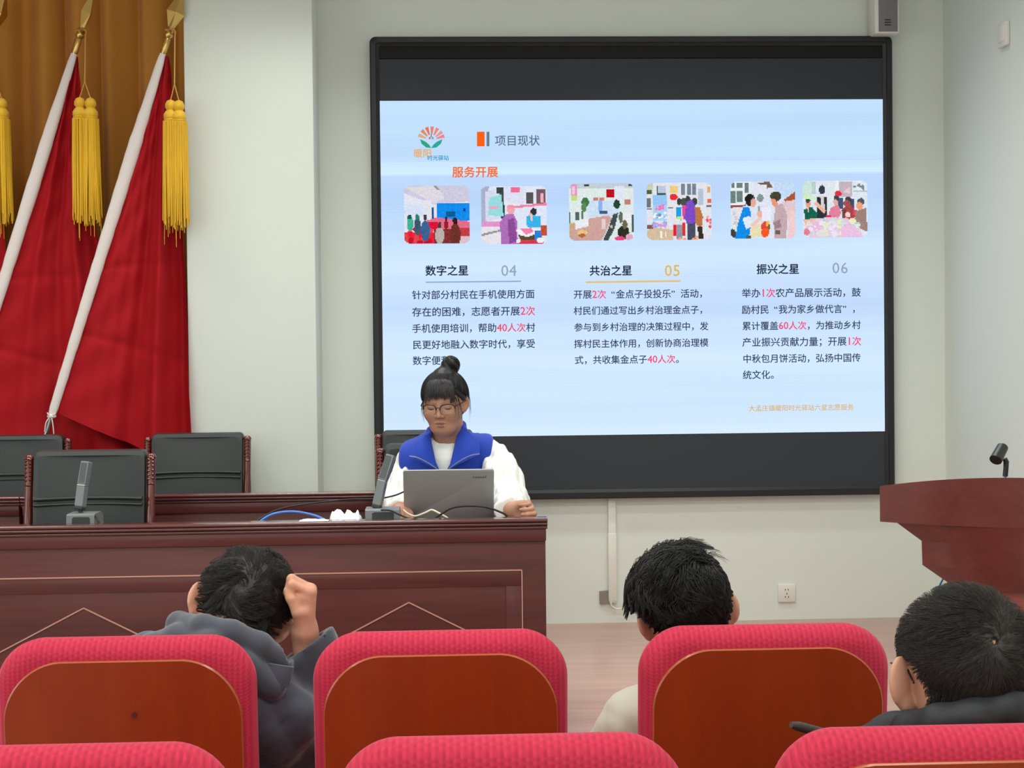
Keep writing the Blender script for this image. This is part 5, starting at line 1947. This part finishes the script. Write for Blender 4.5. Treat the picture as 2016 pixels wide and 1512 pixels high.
# loose strands
for x0, n, le, sd in ((.067, 16, .0115, 5), (-.069, 12, .0115, 6), (.075, 8, .015, 7)):
    g = np.random.default_rng(sd)
    rt = np.stack([np.full(n, x0) + g.normal(0, .003, n), g.uniform(-.075, -.050, n) if abs(x0) < .07 else g.uniform(.02, .05, n), g.uniform(.035, .055, n)], 1).astype(np.float32)
    for _ in range(5):
        rt -= grad(skull, rt) * (skull(rt) - .010)[:, None]
    wv = g.normal(0, .18, (n, 1)).astype(np.float32)
    hw.append(strands(grow(rt, lambda P, N, k: np.concatenate([np.full((n, 1), .0), wv - .1, np.full((n, 1), -1.0)], 1).astype(np.float32), 8, le * g.uniform(.7, 1.05, n), lambda k: .010 + .0012 * k * (1 if abs(x0) < .07 else 2.2)), .0007, WF))
# bun strands
n = 700
d = g.normal(0, 1, (n, 3)).astype(np.float32)
d /= np.linalg.norm(d, axis=1)[:, None]
bc = bun_l
fb = lambda P: np.linalg.norm(P - bc, axis=1) - .0335
rt = (bc + d * .0335).astype(np.float32)
axb = np.array((.35, .45, .82), np.float32)
hw.append(strands(grow(rt, lambda P, N, k: np.cross(N, axb) + .25 * axb, 7, .008, lambda k: .0012 * (1 + (k > 5) * 2), fb), .0007, WF))
V, F = joinm(hw)
np_obj('hair', V, F, M['hair'], woman)
glasses(WF, woman, y_face=-.1115, zc=.003)
mb = MB()
for s in (-1, 1):
    pts = []
    for i in range(11):
        u = i / 10
        x = s * (.0195 + .0255 * u)
        z = .0040 - .0035 * sin(pi * u) + .001 * u
        p = np.array([[x, -.11, z]], np.float32)
        for _ in range(10):
            p[:, 1] += head_f(p)
        pts.append(Vector([float(v) for v in to_world((x, p[0, 1] - .0006, z), WF)]))
    mb.tube(pts, [.0006 + .0010 * sin(pi * i / 10) for i in range(11)], 6)
obj('eyelash', mb, M['hair'], woman)
trousers(woman, V3((neck[0] - .10, WY, STAGE_Z + .58)), V3((neck[0] + .10, WY, STAGE_Z + .58)), V3((neck[0] - .12, 5.34, STAGE_Z + .53)), V3((neck[0] + .12, 5.34, STAGE_Z + .53)),
         V3((neck[0] - .12, 5.36, STAGE_Z + .10)), V3((neck[0] + .12, 5.36, STAGE_Z + .10)))


def lap_hand(wrist, side):
    """relaxed hand lying palm down on the thigh, reaching forward"""
    w = Vector(wrist)
    return hand_mesh(w + Vector((0, .02, -.008)), (-.18 * side, 1, -.10), (0, -.08, -1), .95, [(16, 26, 18), (14, 28, 20), (16, 28, 20), (20, 28, 20)],
                     [(.016, .016, .004), (.042, .042, .010), (.050, .066, .014), (.050, .086, .018)], w + Vector((0, -.06, .01)), side=side, h=.003)


# ------------------------------------------------------------------ hair of the men
def whorl_field(w, swirl, grav, wob):
    w = np.asarray(w, np.float32)

    def fn(P, N, k):
        r = P - w
        rn = r / (np.linalg.norm(r, axis=1)[:, None] + 1e-6)
        s = np.cross(N, rn)
        dist = np.linalg.norm(r, axis=1)[:, None]
        sw = swirl * np.exp(-dist / .05)
        return rn + s * sw + np.array((0, 0, -grav), np.float32) * np.clip(dist / .08, 0, 1) + wob[:len(P)]
    return fn


def clumped(roots, seed, amp, freq):
    g = np.random.default_rng(seed)
    k = g.normal(0, freq, (4, 3)).astype(np.float32)
    a = np.stack([np.sin(roots @ k[0] + 1), np.sin(roots @ k[1] + 2), np.sin(roots @ k[2] + 3)], 1)
    return (a * amp + g.normal(0, amp * .35, roots.shape)).astype(np.float32)


def man_hair(parent, fr, whorl, swirl, grav, seed, n, nseg, seg, lift, rad, m, thick, wobble, hole_r, guides, tight, region=hair_region):
    rt = hair_roots(n, seed, region)
    w = np.asarray(whorl, np.float32)
    parts = [hair_cap(fr, region, thick, (lambda p: hole_r - np.linalg.norm(p - w, axis=1)) if hole_r else None)]
    wb = clumped(rt, seed + 1, wobble, 60)
    sg = seg(rt) if callable(seg) else seg
    lf = lift(rt) if callable(lift) else lift
    parts.append(strands(clump(grow(rt, whorl_field(w, swirl, grav, wb), nseg, sg, lambda k: lf[0] + lf[1] * k), guides, tight, seed + 3), rad, fr))
    V, F = joinm(parts)
    return np_obj('hair', V, F, M[m], parent)


# ------------------------------------------------------------------ man 1: bent over, head resting on his fist
S = lambda x, y, Y: V3(at(x, y, Y))
HX, HY_ = -0.60, 3.20
man1 = thing('person', 'man in slate grey jacket bowing his head against his raised fist', 'person', (HX, HY_, 0.46))
F1 = frame_of(at(470, 1216, 3.22), 180, 44, 22, 1.13)
nk1 = S(450, 1330, 3.21)
(hv, hf), _ = head_mesh(F1, nk1, .0032)
fist_w = S(600, 1246, 3.17)
elb1 = S(632, 1470, 3.24)
sh1l, sh1r = S(300, 1335, 3.15), S(548, 1410, 3.14)
fist = hand_mesh(fist_w, (.14, .05, 1), (-1, -.12, .1), 1.0, [(74, 104, 58), (68, 104, 58), (68, 104, 58), (70, 100, 55)],
                 [(.018, .020, .010), (.034, .044, .022), (.033, .070, .037), (.024, .086, .047)], Vector(elb1).lerp(Vector(fist_w), .7), side=1, fill=True)


def m1_torso(P, g):
    d = ell(P, S(420, 1530, 3.20), (.20 + g, .13 + g, .30 + g))
    d = smin(d, cap(P, sh1l, S(430, 1345, 3.12), .070 + g, .085 + g), .05)
    d = smin(d, cap(P, S(430, 1345, 3.12), sh1r, .085 + g, .075 + g), .05)
    d = smin(d, ell(P, (HX, HY_ - .02, .60), (.19 + g, .14 + g, .16 + g)), .08)
    return d


core = surf(lambda P: m1_torso(P, -.045), (HX - .35, 2.95, .42), (HX + .45, 3.5, 1.05), .012)
V, F = joinm([(hv, hf), fist, core, lap_hand(S(262, 1448, 3.40), -1)])
np_obj('body', V, F, M['skin_hand'], man1)
f1a, f1b = Fold(5, .030, 17, 6, (1, 1, .8)), Fold(6, .007, 40, 5)
col1 = [S(344, 1240, 3.22), S(352, 1228, 3.14), S(400, 1236, 3.075), S(455, 1248, 3.06), S(510, 1272, 3.065), S(548, 1300, 3.10), S(568, 1316, 3.16)]
rid1 = [S(300, 1272, 3.13), S(352, 1262, 3.09), S(415, 1274, 3.05), S(480, 1312, 3.045), S(535, 1352, 3.06)]


def f_j1(P):
    d = m1_torso(P, .012)
    up = chain(P, [sh1r, S(590, 1470, 3.20), S(628, 1530, 3.26)], [.076, .066, .062], .03)
    d = smin(d, up, .03)
    dl = chain(P, [sh1l, S(225, 1450, 3.24), S(262, 1448, 3.40)], [.072, .064, .055], .03)
    d = smin(d, dl, .04)
    fa = chain(P, [S(634, 1530, 3.26), S(622, 1390, 3.22), S(606, 1285, 3.18), S(606, 1240, 3.17)], [.064, .060, .050, .047], .03)
    d = smin(d, fa, .02)
    d = d + f1a(P) + f1b(P) * .6
    d = smin(d, chain(P, rid1, [.028, .032, .034, .032, .028], .02), .006)
    d = smin(d, chain(P, col1, [.022, .024, .026, .027, .027, .026, .022], .012), .003)
    # open collar and cuff
    d = smax(d, -cap(P, to_world((0, .02, -.03), F1), nk1, .058, .060), .008)
    ax = np.array((-.7, .0, 1), np.float32)
    ax /= np.linalg.norm(ax)
    w0 = S(604, 1268, 3.18)
    near = np.linalg.norm(P - w0, axis=1) < .10
    d = smax(d, np.where(near, (P - w0) @ ax, -1), .004)
    d = smax(d, np.where(near, -cap(P, w0, w0 + ax * .05, .040), -1), .004)
    return smax(d, .47 - P[:, 2], .01)


V, F = surf(f_j1, (HX - .42, 2.93, .44), (HX + .50, 3.62, 1.06), .0058)
jk = np_obj('jacket', V, F, M['jacket_grey'], man1)
obj('shoulder_flap', patch(S(488, 1296, 3.075), S(578, 1314, 3.05), S(494, 1390, 3.06), S(570, 1350, 3.045), .016, .008), M['jacket_grey'], jk, smooth=60)
sg1 = lambda rt: (.0072 * np.clip(-hair_region(rt) / .045, .18, 1)).astype(np.float32)
man_hair(man1, F1, (.010, .110, -.006), 2.4, .10, 31, 9500, 5, sg1, (.004, .0032), .0006, 'hair_brown', lambda p: .007 * np.clip(-hair_region(p) / .04, .2, 1), .75, .006, 420, .75)
trousers(man1, V3((HX - .10, HY_, .55)), V3((HX + .10, HY_, .55)), V3((HX - .13, 3.62, .53)), V3((HX + .13, 3.62, .53)), V3((HX - .13, 3.66, .10)), V3((HX + .13, 3.66, .10)))

# ------------------------------------------------------------------ man 2: thick black hair, cream jacket, slouched
man2 = thing('person', 'young man with thick black hair and cream jacket slouching in his seat', 'person', (0.60, 3.22, 0.46))
F2 = frame_of(at(1349, 1210, 3.10), 188, 6, -6, 1.07)
nk2 = S(1348, 1340, 3.10)
(hv, hf), _ = head_mesh(F2, nk2, .0032)
sh2l, sh2r = S(1252, 1426, 3.16), S(1460, 1410, 3.16)


def m2_torso(P, g):
    d = ell(P, (.585, 3.20, .62), (.18 + g, .12 + g, .22 + g))
    d = smin(d, cap(P, sh2l, sh2r, .060 + g), .06)
    return smin(d, cap(P, nk2, S(1348, 1370, 3.12), .055 + g, .07 + g), .05)


core = surf(lambda P: m2_torso(P, -.015), (.2, 2.95, .42), (1.0, 3.5, 1.0), .012)
V, F = joinm([(hv, hf), core, lap_hand(S(1236, 1462, 3.38), -1), lap_hand(S(1478, 1456, 3.38), 1)])
np_obj('body', V, F, M['skin'], man2)
f2a = Fold(15, .016, 18, 6)


def f_j2(P):
    d = m2_torso(P, .010)
    d = smin(d, chain(P, [sh2l, S(1216, 1490, 3.20), S(1236, 1462, 3.38)], [.070, .066, .055], .03), .03)
    d = smin(d, chain(P, [sh2r, S(1500, 1480, 3.20), S(1478, 1456, 3.38)], [.068, .062, .055], .03), .03)
    d = d + f2a(P)
    d = smax(d, -cap(P, to_world((0, .02, -.03), F2), nk2, .060, .064), .008)
    return smax(d, .47 - P[:, 2], .01)


V, F = surf(f_j2, (.15, 2.95, .44), (1.05, 3.58, 1.0), .0065)
np_obj('jacket', V, F, M['jacket_cream'], man2)
# big wavy hair volume
n = 7200
rt = hair_roots(n, 41, hair_region)
g = np.random.default_rng(8)
wav = clumped(rt, 42, .9, 45)
top = np.clip((rt[:, 2] + .02) / .12, 0, 1)
left = np.clip((-rt[:, 0] * -1) / .07, 0, 1)
edge2 = np.clip(-hair_region(rt) / .05, .12, 1)
ln2 = ((.0075 + .0070 * top) * edge2 * np.clip(1 + np.minimum(rt[:, 0], 0) / .10, .35, 1) ** .5 * g.uniform(.75, 1.1, len(rt))).astype(np.float32)
side2 = np.clip(1 + np.minimum(rt[:, 0], 0) / .10, .3, 1)
g2 = np.random.default_rng(5)
vol = (.006 + .022 * top * side2 + .014 * np.clip(rt[:, 0] / .07, 0, 1) * np.clip((rt[:, 2] + .05) / .08, 0, 1)) * g.uniform(.75, 1.1, len(rt))
w2 = np.array((-.02, .055, .100), np.float32)
ff = whorl_field(w2, 1.0, 1.1, wav)


def thick2(p):
    t = np.clip((p[:, 2] + .02) / .12, 0, 1)
    t = t * np.clip(1 + np.minimum(p[:, 0], 0) / .10, .3, 1)
    k = .002 + .009 * t + .006 * np.clip(p[:, 0] / .07, 0, 1) * np.clip((p[:, 2] + .05) / .08, 0, 1)
    k = k * np.clip(-hair_region(p) / .04, .15, 1)
    return k + .0015 * np.sin(p[:, 0] * 150 + p[:, 1] * 60) * np.sin(p[:, 2] * 110 + p[:, 1] * 90) * t


lay = lambda k: vol * min(1.0, .35 + .25 * k) + (.004 if k == 7 else 0)
parts = [hair_cap(F2, hair_region, thick2), strands(clump(grow(rt, lambda P, N, k: ff(P, N, k) + .6 * np.sin(k * 1.3 + wav * 3), 7, ln2, lay), 300, .88, 77), .0009, F2)]
sel = np.argsort(-rt[:, 2])[:1200:5]
fl = rt[sel]
wv2 = g.normal(0, .8, (len(fl), 3)).astype(np.float32)
parts.append(strands(grow(fl, lambda P, N, k: wv2 + .9 * np.sin(k * .9 + wv2 * 2) + np.array((0, 0, -.5), np.float32), 6, .008, lambda k: .018 + .0024 * k), .00045, F2))
V, F = joinm(parts)
np_obj('hair', V, F, M['hair'], man2)
glasses(F2, man2, y_face=-.112, zc=.006)
trousers(man2, V3((.50, 3.24, .55)), V3((.70, 3.24, .55)), V3((.47, 3.66, .53)), V3((.73, 3.66, .53)), V3((.47, 3.72, .10)), V3((.73, 3.72, .10)))

# ------------------------------------------------------------------ man 3: close at the right, cropped hair, glasses, black jacket
CX3 = 0.76
man3 = thing('person', 'man with short cropped hair, glasses and black jacket at the right edge', 'person', (CX3, 2.40, 0.46))
F3 = frame_of(at(1896, 1346, 2.32), 182, 9, 2, 1.14)
nk3 = S(1908, 1490, 2.38)
(hv, hf), _ = head_mesh(F3, nk3, .0032, .052, (.0835, 1.0, 1.15))
sh3l, sh3r = S(1745, 1520, 2.34), S(2110, 1510, 2.34)


def m3_torso(P, g):
    d = ell(P, (CX3, 2.38, .66), (.19 + g, .12 + g, .25 + g))
    d = smin(d, cap(P, sh3l, sh3r, .062 + g), .06)
    return smin(d, cap(P, nk3, S(1905, 1520, 2.33), .06 + g, .08 + g), .06)


core = surf(lambda P: m3_torso(P, -.015), (CX3 - .4, 2.2, .42), (CX3 + .4, 2.7, 1.05), .012)
V, F = joinm([(hv, hf), core, lap_hand(S(1740, 1668, 2.60), -1), lap_hand(S(2105, 1660, 2.60), 1)])
np_obj('body', V, F, M['skin'], man3)
f3a = Fold(25, .014, 20, 6)
col3 = [S(1762, 1446, 2.36), S(1790, 1432, 2.27), S(1850, 1422, 2.215), S(1920, 1412, 2.205), S(1985, 1396, 2.215), S(2022, 1384, 2.26), S(2030, 1392, 2.33)]


def f_j3(P):
    d = m3_torso(P, .012)
    d = smin(d, chain(P, [sh3l, S(1690, 1640, 2.40), S(1740, 1668, 2.60)], [.074, .066, .055], .03), .03)
    d = smin(d, chain(P, [sh3r, S(2170, 1640, 2.40), S(2105, 1660, 2.60)], [.074, .066, .055], .03), .03)
    d = d + f3a(P)
    d = smin(d, chain(P, col3, [.020, .024, .026, .027, .028, .027, .020], .012), .03)
    d = smax(d, -cap(P, to_world((0, .02, -.03), F3), nk3, .050, .052), .008)
    return smax(d, .47 - P[:, 2], .01)


V, F = surf(f_j3, (CX3 - .45, 2.17, .44), (CX3 + .50, 2.80, 1.08), .006)
np_obj('jacket', V, F, M['jacket_black'], man3)
sg3 = lambda rt: ((.0018 + .0040 * np.clip((rt[:, 2] + .03) / .10, 0, 1)) * np.clip(-hair_region(rt) / .04, .25, 1)).astype(np.float32)
lf3 = lambda rt: (.003 + .003 * np.clip((rt[:, 2] + .02) / .1, 0, 1), .0003 + .0030 * np.clip((rt[:, 2] + .0) / .09, 0, 1))
man_hair(man3, F3, (-.003, .106, .060), .7, .25, 51, 14000, 5, sg3, lf3, .0005, 'hair_grey', lambda p: .001 + .007 * np.clip((p[:, 2] + .01) / .09, 0, 1), .45, .005, 1500, .6)
glasses(F3, man3, y_face=-.112, zc=.012, low_m='glasses_frame')
trousers(man3, V3((CX3 - .10, 2.42, .55)), V3((CX3 + .10, 2.42, .55)), V3((CX3 - .13, 2.74, .53)), V3((CX3 + .13, 2.74, .53)), V3((CX3 - .13, 2.70, .10)), V3((CX3 + .13, 2.70, .10)))

tag(obj('rod', MB().tube([at(1558, 1427, 2.30), at(1572, 1430, 2.305), at(1640, 1449, 2.33), at(1730, 1480, 2.36)], [.005, .0075, .008, .008], 10), M['rod']), 'dark slim rod tip showing just above the seat top at bottom right', 'rod')
